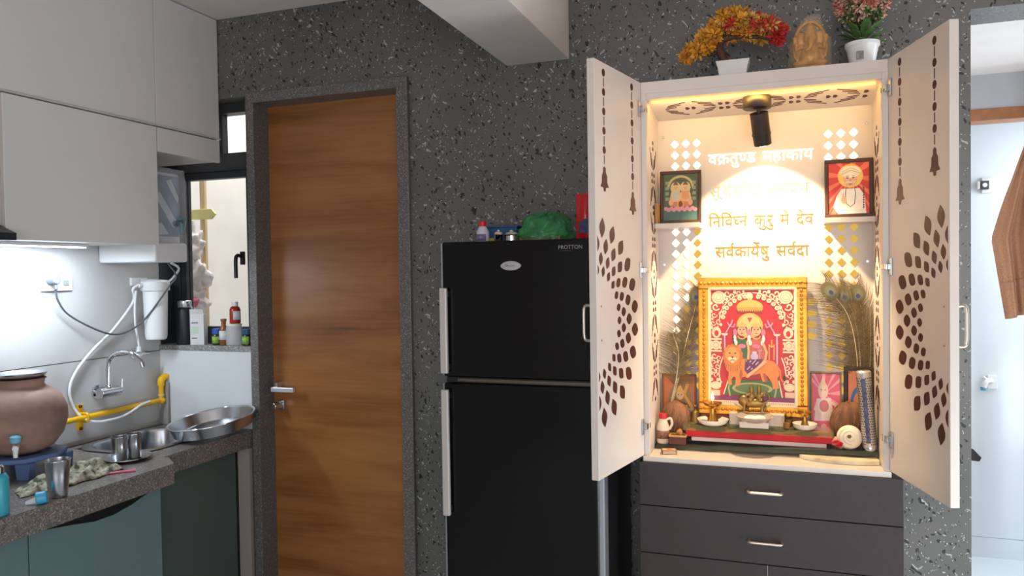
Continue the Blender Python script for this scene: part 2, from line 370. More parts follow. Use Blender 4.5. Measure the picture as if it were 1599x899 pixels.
# ------------------------------------------------------------------ kitchen: wall cabinets, hood, light
def cabinet(name, label, y0, y1, z0, z1, doors, group):
    t = thing(name, label, 'cabinet', (-2.72, (y0+y1)/2, z0), group=group); L = (2.72, -(y0+y1)/2, -z0)
    B(-2.917, -2.547, y0+.0005, y1-.0005, z0, z1).obj('carcass', M_CAB, t, loc=L)
    for a, b in doors:
        B(-2.545, -2.527, a+.0015, b-.0015, z0-.004, z1-.003).obj('cabinet_door', M_CAB, t, bevel=.0015, loc=L)
    return t
cabinet('wall_cabinet', 'large white upper wall cabinet touching the ceiling, left of the vertical joint', -2.1, -.398, 2.208, 2.768, [(-2.1, -1.25), (-1.25, -.398)], 'white wall cabinets')
cabinet('wall_cabinet', 'white upper wall cabinet touching the ceiling beside the speckled wall', -.398, -.004, 2.208, 2.768, [(-.398, -.004)], 'white wall cabinets')
cabinet('wall_cabinet', 'big white wall cabinet above the lit backsplash', -1.09, -.396, 1.69, 2.196, [(-1.09, -.396)], 'white wall cabinets')
cabinet('wall_cabinet', 'small shallow white cabinet above the water purifier and window', -.394, -.004, 2.092, 2.196, [(-.394, -.004)], 'white wall cabinets')
t = tag(B(-2.552, -2.52, -2.1, -.004, 2.1965, 2.2035).obj('finger_pull_strip', mat('pale_profile', (190, 189, 186), .3), bevel=.001), 'thin pale profile strip between the two rows of wall cabinets', 'profile')
hd = thing('range_hood', 'dark range hood at the far left beside the big cabinet', 'hood', (-2.7, -1.4, 1.68))
G().prism([(-2.917, 1.68), (-2.46, 1.68), (-2.46, 1.705), (-2.60, 1.76), (-2.917, 1.78)], -1.85, -1.10).obj('canopy', mat('hood_dark_metal', (62, 66, 72), .35, .6), hd, bevel=.002, loc=(2.7, 1.4, -1.68))
B(-2.917, -2.56, -1.7, -1.115, 1.78, 2.19).obj('chimney_body', M_TEAK, hd, bevel=.003, loc=(2.7, 1.4, -1.68))
led = thing('under_cabinet_light', 'cool white strip lamp glowing under the big wall cabinet', 'lamp', (-2.74, -.83, 1.688))
B(-.018, .018, -.25, .25, -.012, 0).obj('housing', M_WPLAS, led, bevel=.002)
B(-.013, .013, -.24, .24, -.016, -.012).obj('diffuser', mat('led_diffuser', (235, 243, 255), .4, emit=14.0), led)
al = area('strip_lamp_light', (-2.74, -.83, 1.668), (-2.80, -.83, 1.0), .5, .04, 9.0, (.74, .87, 1.0)); al.parent = led; al.location = (0, 0, -.02)

# socket, plug and cord
XL = -2.92
s = thing('socket_plate', 'white wall socket plate with switch on the lit backsplash', 'socket', (XL, -.576, 1.53))
B(0, .009, -.075, .075, -.036, .036).obj('plate', M_WPLAS, s, bevel=.002)
B(.009, .013, .030, .055, -.014, .010).obj('rocker_switch', mat('grey_switch', (150, 150, 152), .4), s, bevel=.001)
p = thing('power_plug', 'grey round power plug in the wall socket', 'plug', (XL+.009, -.610, 1.542))
G().cyl((0, 0, 0), (.045, 0, 0), .022, .019, 20).obj('plug_body', mat('plug_grey', (120, 124, 132), .45), p, smooth=40, bevel=.002)
G().cyl((.03, 0, -.015), (.036, 0, -.04), .007, .005, 10).obj('strain_relief', mat('plug_grey'), p, smooth=40)
(G().tube(spline([(-2.880, -.61, 1.50), (-2.89, -.59, 1.45), (-2.895, -.534, 1.387), (-2.885, -.405, 1.314), (-2.882, -.302, 1.285), (-2.87, -.215, 1.307), (-2.83, -.165, 1.365), (-2.735, -.13, 1.50), (-2.70, -.12, 1.55), (-2.72, -.15, 1.612)], 8), .0042, 8)
    .obj('cord', mat('cord_grey', (88, 90, 96), .5), p, smooth=60, loc=(-XL-.009, .610, -1.542)))

# water purifier
wp_ = thing('water_purifier', 'white wall-mounted water purifier in a printed clear wrapper beside the window', 'water purifier', (-2.76, -.24, 1.613))
L = (2.76, .24, -1.613)
B(-2.917, -2.625, -.350, -.165, 1.625, 2.02).obj('tank_body', M_WPLAS, wp_, bevel=.012, seg=3, loc=L)
B(-2.917, -2.59, -.358, -.160, 1.613, 1.70).obj('base_tray', M_WPLAS, wp_, bevel=.010, seg=3, loc=L)
fp = B(-2.625, -2.615, -.335, -.18, 1.73, 2.005).obj('front_panel', mat('blue_print_panel', (96, 128, 168), .25, noise_amt=.6, noise_scale=9), wp_, bevel=.003, loc=L)
g = G()
for a in (((-.32, 1.90), (-.30, 1.93), (-.20, 1.80), (-.22, 1.77)), ((-.26, 1.98), (-.23, 1.99), (-.185, 1.91), (-.19, 1.88)), ((-.33, 1.78), (-.29, 1.79), (-.25, 1.74), (-.31, 1.735))):
    g.prism(a, -2.6165, -2.6135, 'yz')
g.obj('printed_stripe', mat('pale_print', (215, 226, 236), .3), fp)
tp = G().cyl((-2.615, -.215, 1.79), (-2.575, -.215, 1.79), .013, .011, 14).obj('dispensing_tap', mat('grey_tap', (96, 112, 122), .4), wp_, smooth=40, loc=L)
G().tube(spline([(-2.585, -.215, 1.79), (-2.572, -.215, 1.78), (-2.572, -.215, 1.745)], 4), .009, 10).box(-2.592, -2.566, -.222, -.190, 1.803, 1.812).obj('spout', mat('teal_grey', (104, 140, 150), .4), tp, smooth=40)
g = G(); nu, nv = 14, 20
for i in range(nu+1):
    for j in range(nv+1):
        y = -.345+.19*i/nu; z = 1.70+.335*j/nv
        g.v.append((-2.600+.010*noise.noise(Vector((y*25, z*18, 1)))+.006*noise.noise(Vector((y*60, z*40, 4))), y, z))
for i in range(nu):
    for j in range(nv):
        a = i*(nv+1)+j; g.f.append((a, a+1, a+nv+2, a+nv+1)); g.mi.append(0)
wr = g.obj('plastic_wrapper', mat('wrinkled_film', (240, 244, 248), .08, alpha=.22, spec=1.0), wp_, smooth=180, loc=L)
sm = wr.modifiers.new('solid', 'SOLIDIFY'); sm.thickness = .001

# pre-filter, hoses and valve
pf = thing('filter_housing', 'white cylindrical pre-filter housing hanging on the backsplash', 'water filter', (-2.84, -.108, 1.245))
G().lathe([(.040, 0), (.046, .004), (.050, .02), (.056, .235), (.060, .24)], 28, wob=lambda a, k: 1+.02*math.cos(12*a)).obj('bowl', M_WPLAS, pf, smooth=35)
G().lathe([(.064, .236), (.066, .24), (.066, .278), (.058, .286), (.02, .290)], 28).obj('cap', M_WPLAS, pf, smooth=35)
G().cyl((-.015, -.085, .262), (-.015, -.05, .262), .010).cyl((-.015, .05, .262), (-.015, .08, .262), .010).obj('port', M_WPLAS, pf, smooth=40)
G().box(-.08, -.066, -.075, .02, .262, .300).box(-.08, .0, -.02, .02, .286, .292).obj('bracket', M_WPLAS, pf, bevel=.002)
tag(G().tube(spline([(-2.858, -.198, 1.507), (-2.868, -.215, 1.49), (-2.885, -.20, 1.43), (-2.9, -.30, 1.31), (-2.905, -.408, 1.228), (-2.905, -.50, 1.14), (-2.905, -.536, 1.06), (-2.9, -.515, .974), (-2.876, -.481, .925), (-2.87, -.42, .905), (-2.87, -.367, .902), (-2.87, -.30, .905), (-2.865, -.25, .918), (-2.865, -.19, .94), (-2.868, -.13, .948)], 8), .006, 10)
    .obj('white_hose', M_WPLAS, smooth=60), 'long white plastic hose looping from the filter down to the yellow pipe', 'hose')
tag(G().tube(spline([(-2.865, -.200, 1.485), (-2.88, -.195, 1.40), (-2.888, -.186, 1.32), (-2.89, -.172, 1.255), (-2.888, -.168, 1.215)], 8), .0052, 10)
    .obj('short_inlet_hose', M_WPLAS, smooth=60), 'short white hose from the chrome angle valve up to the filter', 'hose')
tag(G().tube(spline([(-2.855, -.030, 1.509), (-2.82, -.015, 1.54), (-2.74, -.06, 1.585), (-2.70, -.15, 1.612)], 8), .0055, 10)
    .obj('outlet_hose', M_WPLAS, smooth=60), 'white hose running from filter cap up into the purifier', 'hose')
av = thing('angle_valve', 'chrome angle valve with white hose nut on the tile joint', 'valve', (XL, -.170, 1.183))
G().cyl((0, 0, 0), (.045, 0, 0), .013, .013, 18).lathe([(.022, 0)], 4).tube([(.036, -.028, 0), (.036, .028, 0)], .012, 16).obj('valve_body', M_CHROME, av, smooth=40)
G().cyl((0, 0, 0), (.006, 0, 0), .024, .024, 24).obj('wall_flange', M_CHROME, av, smooth=40)
G().cyl((.034, 0, .008), (.034, 0, .034), .012, .010, 8).obj('hose_nut', M_WPLAS, av)
G().tube([(.036, .028, 0), (.04, .055, -.002)], [.010, .006], 10).obj('valve_lever', M_CHROME, av, smooth=40)

# wall faucet
fa = thing('wall_faucet', 'chrome swan-neck wall faucet above the sink', 'faucet', (XL, -.36, 1.03))
G().cyl((0, -.02, 0), (.010, -.02, 0), .034, .032, 28).obj('wall_flange', M_CHROME, fa, smooth=40)
G().tube([(.008, -.02, 0), (.05, -.02, 0)], .020, 20).tube([(.05, -.055, 0), (.05, .055, 0)], [.024, .022], 20).obj('body', M_CHROME, fa, smooth=40, bevel=.002)
G().tube(spline([(.05, -.005, .02), (.05, -.004, .10), (.06, -.002, .15), (.10, .01, .178), (.155, .025, .176), (.195, .035, .145), (.21, .038, .11)], 8), .0105, 14).obj('spout', M_CHROME, fa, smooth=60)
G().lathe([(.014, .016), (.017, .022), (.014, .034)], 16, (.05, -.005, 0)).obj('spout_collar', M_CHROME, fa, smooth=40)
G().tube([(.05, .055, 0), (.052, .066, .004), (.056, .068, .05)], [.012, .008, .004], 10).obj('lever', M_CHROME, fa, smooth=40)

# yellow gas pipe
M_YEL = mat('yellow_pipe_paint', (232, 178, 20), .4, noise_amt=.06)
gp = thing('gas_pipe', 'yellow gas pipe running along the backsplash to the corner', 'pipe', (XL, -.4, .9)); L = (-XL, .4, -.9)
G().tube([(-2.885, -1.5, .925), (-2.885, -.045, .938)], .0125, 14).obj('straight_pipe', M_YEL, gp, smooth=60, loc=L)
G().tube([(-2.885, -.040, .925), (-2.885, -.040, 1.02)], .0125, 14).obj('riser', M_YEL, gp, smooth=60, loc=L)
G().tube(spline([(-2.885, -.040, 1.01), (-2.885, -.038, 1.037), (-2.883, -.02, 1.050), (-2.88, -.007, 1.050)], 6), .017, 14).obj('elbow', M_YEL, gp, smooth=60, loc=L)
G().ell((-2.885, -.040, .937), (.019, .019, .019)).obj('lower_elbow', M_YEL, gp, smooth=60, loc=L)
for z in (.965, 1.015): G().cyl((-2.885, -.040, z-.004), (-2.885, -.040, z+.004), .016, .016, 16).obj('joint_ring', mat('cream_ring', (222, 200, 150), .5), gp, smooth=40, loc=L)
c = G().box(-2.919, -2.914, -.495, -.462, .875, .99).tube(spline([(-2.915, -.478, .95), (-2.875, -.478, .952), (-2.868, -.478, .934), (-2.875, -.478, .916), (-2.915, -.478, .918)], 4), .006, 8).obj('pipe_clamp', M_YEL, gp, bevel=.001, loc=L)
for z in (.982, .884): G().cyl((-2.914, -.478, z), (-2.906, -.478, z), .008, .006, 8).obj('clamp_screw', mat('rusty_screw', (110, 66, 30), .6, .5), c)
tag(G().prism([(-.03, .815), (-.012, .815), (-.012, 1.03), (-.022, 1.03)], -2.915, -2.86, 'yz').obj('corner_conduit', mat('grey_conduit', (150, 146, 142), .5), bevel=.004), 'grey vertical conduit in the corner below the pipe elbow', 'conduit')

# ------------------------------------------------------------------ worktop, sink and base cabinets
g = G()
sx0, sx1, sy0, sy1 = -2.855, -2.50, -.565, -.10
near = [(-2.92, -2.6), (-2.25, -2.6), (-2.25, -.636), (-2.345, -.565), (-2.92, -.565)]
g.prism(near, .735, .815, 'xy')
g.box(-2.92, sx0, sy0, -.006, .735, .815).box(sx1, -2.37, sy0, -.006, .735, .815).box(sx0, sx1, sy1, -.006, .735, .815)
ct = tag(g.obj('worktop', M_GRAN), 'brown-grey granite kitchen worktop with a stepped front edge', 'worktop')
B(-2.919, -2.912, -2.6, -.006, .815, .832).obj('back_upstand', mat('silicone_white', (176, 174, 170), .5), ct, bevel=.002)
sk = thing('kitchen_sink', 'stainless steel sink bowl set into the worktop', 'sink', (-2.68, -.33, .60))
def rrect(x0, x1, y0, y1, r, z, n=6):
    out = []
    for cx, cy, a0 in ((x1-r, y1-r, 0), (x0+r, y1-r, 90), (x0+r, y0+r, 180), (x1-r, y0+r, 270)):
        for k in range(n+1):
            a = math.radians(a0+90*k/n); out.append((cx+r*math.cos(a), cy+r*math.sin(a), z))
    return out
rings = [rrect(-.195, .20, -.255, .25, .13, .2195), rrect(-.195, .20, -.255, .25, .13, .2215), rrect(-.165, .17, -.225, .22, .12, .2215), rrect(-.160, .165, -.22, .215, .115, .21),
         rrect(-.15, .155, -.21, .205, .10, .05), rrect(-.12, .125, -.18, .175, .09, .03)]
g = G(); n = len(rings[0])
for r in rings: g.v += r
for k in range(len(rings)-1):
    for i in range(n): g.f.append((k*n+i, k*n+(i+1) % n, (k+1)*n+(i+1) % n, (k+1)*n+i)); g.mi.append(0)
g.f.append(tuple((len(rings)-1)*n+i for i in range(n))); g.mi.append(0)
so = g.obj('bowl', M_STEEL, sk, smooth=40)
G().lathe([(.032, .031), (.032, .034), (.022, .035), (.0, .034)], 20).obj('drain', M_CHROME, sk, smooth=40)

bc = thing('base_cabinet', 'sage green base cabinet with a scooped finger grip under the near worktop', 'cabinet', (-2.6, -1.5, 0)); L = (2.6, 1.5, 0)
B(-2.9, -2.32, -2.55, -.66, .08, .728).obj('carcass', M_GREEN_SHADED, bc, loc=L)
scoop = [(-1.213, .05), (-.657, .05), (-.657, .722), (-.72, .716), (-.80, .694), (-.88, .682), (-.96, .683), (-1.05, .70), (-1.15, .716), (-1.205, .722), (-1.213, .722)]
G().prism(scoop, -2.319, -2.30, 'yz').obj('cabinet_door', M_GREEN, bc, bevel=.001, loc=L)
B(-2.319, -2.30, -2.5, -1.217, .05, .722).obj('cabinet_door', M_GREEN, bc, bevel=.001, loc=L)
B(-2.319, -2.305, -1.2, -.66, .66, .733).obj('painted_grip_shade', M_BLACK, bc, loc=L)  # black strip stands in for the shade inside the scooped grip
bf = thing('base_cabinet', 'recessed base cabinet in shade-darkened green under the sink next to the door frame', 'cabinet', (-2.66, -.33, 0)); L = (2.66, .33, 0)
B(-2.9, -2.46, -.64, -.008, .08, .622).obj('carcass', M_GREEN_SHADED, bf, loc=L)
B(-2.458, -2.44, -.64, -.05, .05, .722).obj('cabinet_door', M_GREEN_SHADED, bf, bevel=.001, loc=L)
B(-2.44, -2.375, -.034, -.008, .0, .728).obj('end_strip', mat('beige_strip', (156, 148, 140), .5), bf, bevel=.001, loc=L)
for o in (bc, bf):
    x1 = -2.36 if o is bc else -2.50
    B(-2.9, x1, -2.5 if o is bc else -.64, -.66 if o is bc else -.01, 0, .08).obj('plinth', M_BLACK, o, loc=(-o.location.x, -o.location.y, 0))

# big steel tray leaning over the sink end
tr = thing('steel_tray', 'large round steel tray leaning over the end of the sink', 'tray', (-2.432, -.200, .852))
tr.rotation_euler = (math.radians(7), math.radians(-5), 0)
G().lathe([(.0, -.001), (.150, -.001), (.165, .004), (.182, .052), (.190, .054), (.190, .050), (.185, .049), (.169, .001), (.155, -.004), (.0, -.004)], 48).obj('dish', M_STEEL, tr, smooth=40)
G().tube([(.19*math.cos(a*math.pi/24), .19*math.sin(a*math.pi/24), .052) for a in range(49)], .0035, 8, False).obj('rolled_rim', M_CHROME, tr, smooth=60)

# clay pot
cp = thing('clay_pot', 'large brown clay water pot with a round belly on the blue stand', 'pot', (-2.722, -.905, .893))
M_CLAY = mat('terracotta_brown', (146, 116, 102), .7, noise_amt=.30, noise_scale=9, bump=.5)
G().lathe([(.0, .0), (.07, .0), (.110, .02), (.143, .065), (.158, .12), (.157, .160), (.140, .205), (.108, .235), (.086, .247), (.080, .256), (.084, .272), (.090, .276), (.086, .279), (.074, .26)], 48).obj('belly', M_CLAY, cp, smooth=50)
tpp = G().tube([(.085, -.085, .045), (.128, -.122, .045)], [.011, .010], 12).tube([(.122, -.116, .048), (.126, -.120, .012)], [.010, .007], 12).obj('tap', M_WPLAS, cp, smooth=40)
G().lathe([(.0, .062), (.010, .062), (.016, .066), (.019, .085), (.012, .092), (0, .093)], 14, (.120, -.114, 0)).obj('tap_knob', mat('sky_blue_plastic', (118, 178, 206), .35), tpp, smooth=40)
li = tag(G().lathe([(.0, .002), (.064, .002), (.072, .004), (.086, .014), (.090, .017), (.092, .013), (.087, .006), (.077, -.004), (0, -.004)], 40).obj('steel_plate_lid', M_STEEL, smooth=40, loc=(-2.722, -.905, 1.176)), 'round steel plate covering the mouth of the clay pot', 'lid')
st = thing('pot_stand', 'blue plastic four-legged stand under the clay pot', 'stand', (-2.722, -.905, .815), math.radians(12))
M_BLU = mat('dusty_blue_plastic', (84, 108, 150), .45, noise_amt=.08)
G().lathe([(.09, .055), (.145, .055), (.152, .06), (.152, .076), (.10, .078), (.09, .07)], 8).obj('top_ring', M_BLU, st, bevel=.003)
for sx in (-1, 1):
    for sy in (-1, 1):
        G().prism([(-.024, 0), (.024, 0), (.030, .058), (-.030, .058)], -.018, .018).obj('leg', M_BLU, st, bevel=.003, loc=(sx*.098, sy*.098, 0))

# tumblers, plate, cloth and bits on the worktop
def tumbler(label, loc, r0, r1, hh):
    t = thing('steel_tumbler', label, 'tumbler', loc, group='steel tumblers on the worktop')
    G().lathe([(0, .0), (r0*.95, 0), (r0, .003), (r0+.6*(r1-r0), hh*.6), (r1, hh-.002), (r1+.0012, hh), (r1-.001, hh), (r0-.002, .006), (0, .006)], 32).obj('cup', M_STEEL, t, smooth=40)
    G().tube([(r1*math.cos(a*math.pi/16), r1*math.sin(a*math.pi/16), hh) for a in range(33)], .0013, 6, False).obj('rim', M_CHROME, t, smooth=60)
tumbler('tall tapered steel tumbler standing alone at the worktop edge', (-2.288, -1.113, .815), .028, .040, .126)
tumbler('shiny steel cup standing in the small plate, nearer of the two', (-2.485, -.675, .8195), .027, .030, .095)
tumbler('shiny steel cup standing in the small plate, farther of the two', (-2.475, -.613, .8195), .027, .030, .095)
tag(G().lathe([(0, .002), (.062, .002), (.085, .014), (.094, .016), (.095, .013), (.086, .010), (.064, 0), (0, 0)], 40).obj('steel_saucer', M_STEEL, smooth=40, loc=(-2.48, -.645, .8152)), 'small steel plate under the two cups', 'plate')
g = G(); nu, nv = 46, 18
P0, P1 = Vector((-2.43, -1.14)), Vector((-2.40, -.745)); 
for i in range(nu+1):
    u = i/nu
    for j in range(nv+1):
        v = j/nv; c = P0.lerp(P1, u); wdt = .06+.05*math.sin(u*3.0)+.02*noise.noise(Vector((u*5, 2, 0)))
        x = c.x-wdt*(v-.35)*1.5+.012*noise.noise(Vector((u*8, v*4, 3))); y = c.y+.05*(v-.5)+.015*noise.noise(Vector((u*6, v*5, 8)))
        hgt = .010+.045*abs(noise.noise(Vector((u*7, v*3.2, 1.5))))*(.4+1.0*u)+.02*max(0, noise.noise(Vector((u*16, v*9, 6))))
        edge = min(1, 6*min(u, 1-u), 6*min(v, 1-v)); g.v.append((x, y, .8165+hgt*(.12+.88*edge)))
for i in range(nu):
    for j in range(nv):
        a = i*(nv+1)+j; g.f.append((a, a+1, a+nv+2, a+nv+1)); g.mi.append(0)
mcl = bpy.data.materials.new('olive_cream_cloth'); mcl.use_nodes = True; nt = mcl.node_tree
tc = N(nt, 'ShaderNodeTexCoord'); nz = N(nt, 'ShaderNodeTexNoise', i_Scale=38.0, i_Detail=2.0); nt.links.new(tc.outputs['Object'], nz.inputs['Vector'])
rr = ramp(nt, nz.outputs['Fac'], [(.40, lin((70, 72, 52))), (.47, lin((128, 126, 104))), (.56, lin((150, 146, 124))), (.64, lin((176, 170, 150)))])
nt.links.new(rr.outputs['Color'], nt.nodes['Principled BSDF'].inputs['Base Color']); nt.nodes['Principled BSDF'].inputs['Roughness'].default_value = .9
cl = tag(g.obj('kitchen_cloth', mcl, smooth=180), 'crumpled olive and cream patterned cloth on the worktop', 'cloth')
sm = cl.modifiers.new('solid', 'SOLIDIFY'); sm.thickness = .0022
tag(G().tube([(-2.375, -.86, .819), (-2.335, -.81, .819), (-2.30, -.775, .819)], [.003, .004, .005], 8).tube([(-2.385, -.845, .819), (-2.32, -.785, .819)], .0025, 8).obj('pink_scraper', mat('pink_plastic', (214, 98, 122), .4), smooth=40), 'thin pink plastic stick lying beside the cloth', 'stick')
b = thing('nozzle_cap', 'sky blue cap with a clear nozzle lying at the worktop edge', 'cap', (-2.285, -1.195, .815), math.radians(-40))
G().tube([(0, 0, .018), (.004, .03, .022)], [.021, .019], 18).obj('cap_body', mat('bright_sky_blue', (70, 164, 200), .4), b, smooth=40, bevel=.003)
G().tube([(0, 0, .014), (-.004, -.03, .007)], [.010, .006], 12).obj('nozzle', M_CLEAR, b, smooth=40)
b = thing('teal_bottle', 'teal blue bottle with a steel cap at the left edge of the worktop', 'bottle', (-2.300, -1.315, .815))
G().lathe([(0, 0), (.030, 0), (.033, .004), (.033, .115), (.026, .128), (.022, .130), (0, .130)], 28).obj('body', mat('teal_blue', (62, 160, 178), .35), b, smooth=40)
G().lathe([(.020, .13), (.022, .132), (.022, .150), (.018, .154), (0, .154)], 20).obj('cap', M_STEEL, b, smooth=40)

# things on the window sill
def bottle(name, label, loc, prof, m, capp, mc, labelm=None, lz=None, group=None, n=24):
    t = thing(name, label, 'bottle' if 'jar' not in name else 'jar', loc, group=group)
    bd = G().lathe(prof, n).obj('body', m, t, smooth=35)
    if capp: G().lathe(capp, n).obj('cap', mc, t, smooth=35)
    if labelm:
        r = lz[2]; g = G(); k = 14; a0, a1 = lz[3], lz[4]
        for i in range(k+1):
            a = math.radians(a0+(a1-a0)*i/k)
            for z in lz[:2]: g.v.append((r*math.cos(a), r*math.sin(a), z))
        for i in range(k): g.f.append((2*i, 2*i+2, 2*i+3, 2*i+1)); g.mi.append(0)
        lo = g.obj('paper_label', labelm, t, smooth=60); s_ = lo.modifiers.new('s', 'SOLIDIFY'); s_.thickness = .0006; s_.offset = 1
    return t
SZ = 1.2105
t = bottle('flask', 'tall matt black flask with a steel cap on the window sill', (-2.795, .03, SZ), [(0, 0), (.036, 0), (.038, .004), (.038, .165), (.034, .180), (.031, .183), (0, .183)], mat('matt_black', (28, 30, 34), .45),
       [(.033, .184), (.034, .186), (.034, .214), (.030, .218), (0, .218)], M_STEEL)
t['category'] = 'flask'
G().tube(spline([(.033, 0, .20), (.048, 0, .18), (.050, 0, .15), (.040, 0, .125)], 5), .004, 8).obj('carry_loop', mat('grey_loop', (150, 150, 152), .5), t, smooth=60)
cb = thing('carton', 'upright white carton with printed panel beside the black flask', 'carton', (-2.712, .035, SZ), math.radians(24))
B(-.033, .033, -.03, .03, 0, .150).obj('box', mat('white_card', (214, 212, 212), .6), cb, bevel=.001)
G().box(-.026, .006, -.0306, -.030, .105, .112).box(-.026, .0, -.0306, -.030, .030, .036).obj('print_line', mat('grey_print', (120, 124, 130), .6), cb)
B(-.026, .008, -.0306, -.030, .055, .090).obj('print_block', mat('green_grey_print', (190, 206, 190), .6), cb)
G().add([(-.033, -.03, .15), (.033, -.03, .15), (.030, -.042, .175), (-.030, -.042, .175)], [(0, 1, 2, 3)]).obj('open_flap', mat('white_card'), cb).modifiers.new('s', 'SOLIDIFY').thickness = .0012
M_JARG = mat('dark_green_glass', (38, 46, 34), .2); M_LAB = mat('lime_label', (126, 168, 62), .5, noise_amt=.25, noise_scale=60); M_WLAB = mat('white_label', (206, 210, 212), .6, noise_amt=.1, noise_scale=60)
jp = [(0, 0), (.019, 0), (.021, .003), (.021, .048), (.018, .053), (0, .053)]
bottle('balm_jar', 'small jar with a royal blue lid and green label beside the brown bottle', (-2.601, .03, SZ), jp, M_JARG, [(.019, .053), (.0205, .054), (.0205, .076), (.018, .079), (0, .079)], mat('royal_blue', (34, 84, 170), .4), M_LAB, (.008, .042, .0216, -130, -20))
bottle('medicine_bottle', 'brown open-necked glass bottle with white label on the sill', (-2.556, .028, SZ), [(0, 0), (.019, 0), (.021, .004), (.021, .075), (.012, .092), (.011, .115), (.014, .118), (.014, .128), (.009, .128), (.009, .118), (0, .10)], mat('amber_brown_glass', (132, 74, 30), .15), None, None, M_WLAB, (.026, .070, .0216, -150, -10))
t = thing('glass_jar', 'clear ribbed jar carrying the red bottle on the sill', 'jar', (-2.505, .04, SZ))
G().lathe([(.0, 0), (.036, 0), (.038, .004), (.038, .085), (.034, .092), (.034, .097), (.036, .098)], 36, wob=lambda a, k: 1+.012*math.cos(18*a)).obj('body', M_CLEAR, t, smooth=30)
G().lathe([(.036, .094), (.037, .096), (.037, .104), (0, .105)], 32).obj('lid', mat('ivory_lid', (228, 226, 218), .5), t, smooth=40)
bottle('syrup_bottle', 'red-brown syrup bottle with white cap standing on the clear jar', (-2.497, .04, SZ+.1055), [(0, 0), (.024, 0), (.026, .004), (.026, .066), (.021, .078), (.014, .083), (0, .083)], mat('red_amber', (158, 44, 26), .2), [(.0145, .083), (.0155, .085), (.0155, .104), (.013, .106), (0, .106)], mat('white_plastic'), M_WLAB, (.018, .060, .0266, -70, 10))
bottle('balm_jar', 'small jar with a dark blue lid and green label nearest the door frame', (-2.425, .035, SZ), [(r*1.1, z) for r, z in jp], M_JARG, [(.0215, .053), (.0225, .055), (.0225, .076), (.02, .079), (0, .079)], mat('petrol_blue', (30, 80, 112), .4), M_LAB, (.008, .044, .0237, -140, -30))
bottle('balm_jar', 'dark jar with a white label half hidden behind the dark blue lidded jar', (-2.392, .070, SZ), [(r*1.05, z) for r, z in jp], mat('black_plastic'), [(.0205, .053), (.0212, .055), (.0212, .082), (.02, .084), (0, .084)], M_BLACK, M_WLAB, (.02, .05, .0226, -170, -60))

# ------------------------------------------------------------------ refrigerator
M_FR = mat('black_glossy_fridge', (9, 9, 10), .22, noise_amt=.05, spec=.35)
fg = thing('refrigerator', 'black two-door refrigerator with silver vertical handles', 'refrigerator', (-.845, -.29, 0)); L = (.845, .29, 0)
B(-1.116, -.560, -.490, -.03, .03, 1.650).obj('body', mat('black_fridge_side', (14, 14, 15), .4), fg, bevel=.006, loc=L)
for z0, z1, hz0, hz1, nm in ((1.182, 1.654, 1.196, 1.494, 'freezer_door'), (.06, 1.160, .697, 1.139, 'fridge_door')):
    dr = B(-1.121, -.567, -.555, -.492, z0, z1).obj(nm, M_FR, fg, bevel=.008, seg=3, loc=L)
    B(-1.1245, -1.118, -.552, -.495, z0+.004, z1-.004).obj('edge_trim', mat('satin_silver', (172, 176, 184), .35, .8), dr, bevel=.001)
    B(-.570, -.549, -.552, -.495, z0+.004, z1-.004).obj('edge_trim', mat('satin_silver'), dr, bevel=.004)
    h = B(-1.119, -1.093, -.585, -.569, hz0, hz1).obj('handle', mat('champagne_silver', (196, 190, 184), .4, .35), dr, bevel=.003)
    for zz in (hz0+.012, hz1-.032): B(-1.117, -1.095, -.569, -.554, zz, zz+.02).obj('handle_post', M_BLACK, h)
B(-1.112, -.573, -.547, -.495, 1.162, 1.180).obj('divider', M_BLACK, fg, loc=L)
B(-1.068, -.573, -.551, -.547, 1.166, 1.176).obj('divider_trim', mat('bronze_trim', (92, 84, 78), .4, .5), fg, loc=L)
for x in (-1.08, -.6): G().cyl((x, -.44, 0), (x, -.44, .03), .02).obj('foot', M_BLACK, fg, loc=L)
fd = [o for o in fg.children if o.name.startswith('freezer_door')][0]
bx, by, bz = -.8625, -.5595, 1.5675
lg = G().prism([(bx+.037*math.cos(a*math.pi/18)*(1-.08*abs(math.sin(a*math.pi/18))), bz+.016*math.sin(a*math.pi/18)) for a in range(36)], by, -.554).obj('oval_badge', mat('badge_silver', (190, 190, 192), .3, .6), fd, bevel=.0012)
by -= .0003
G().tube([(bx-.0155+.005*math.cos(t*.5)*(1-t*.02), by, bz+.0015+.004*math.sin(t*.5)) for t in range(14)], .0007, 6).tube(spline([(bx-.0125, by, bz-.001), (bx-.0055, by, bz+.001), (bx-.0005, by, bz-.0025), (bx+.0065, by, bz+.0005), (bx+.0135, by, bz-.001)], 4), .0007, 6).obj('badge_script', mat('dark_print', (50, 50, 56), .5), lg)
def text_mesh(s, size, ext=.0):
    c = bpy.data.curves.new('text', 'FONT'); c.body = s; c.size = size; c.extrude = ext; c.resolution_u = 3
    o = bpy.data.objects.new('text', c); COL.objects.link(o); bpy.context.view_layer.update()
    me = bpy.data.meshes.new_from_object(o.evaluated_get(bpy.context.evaluated_depsgraph_get()))
    bpy.data.objects.remove(o); bpy.data.curves.remove(c); return me
me = text_mesh('PROTTON', .0185, .0002); me.materials.append(mat('nameplate_grey', (140, 138, 138), .4))
for v in me.vertices: v.co = Vector((v.co.x*.95, -v.co.z, v.co.y))
link('name_lettering', me, fd, loc=(-.695, -.5555, 1.620))
B(-.693, -.652, -.5556, -.555, 1.6135, 1.6145).obj('name_underline', mat('underline_grey', (80, 78, 78), .4), fd)

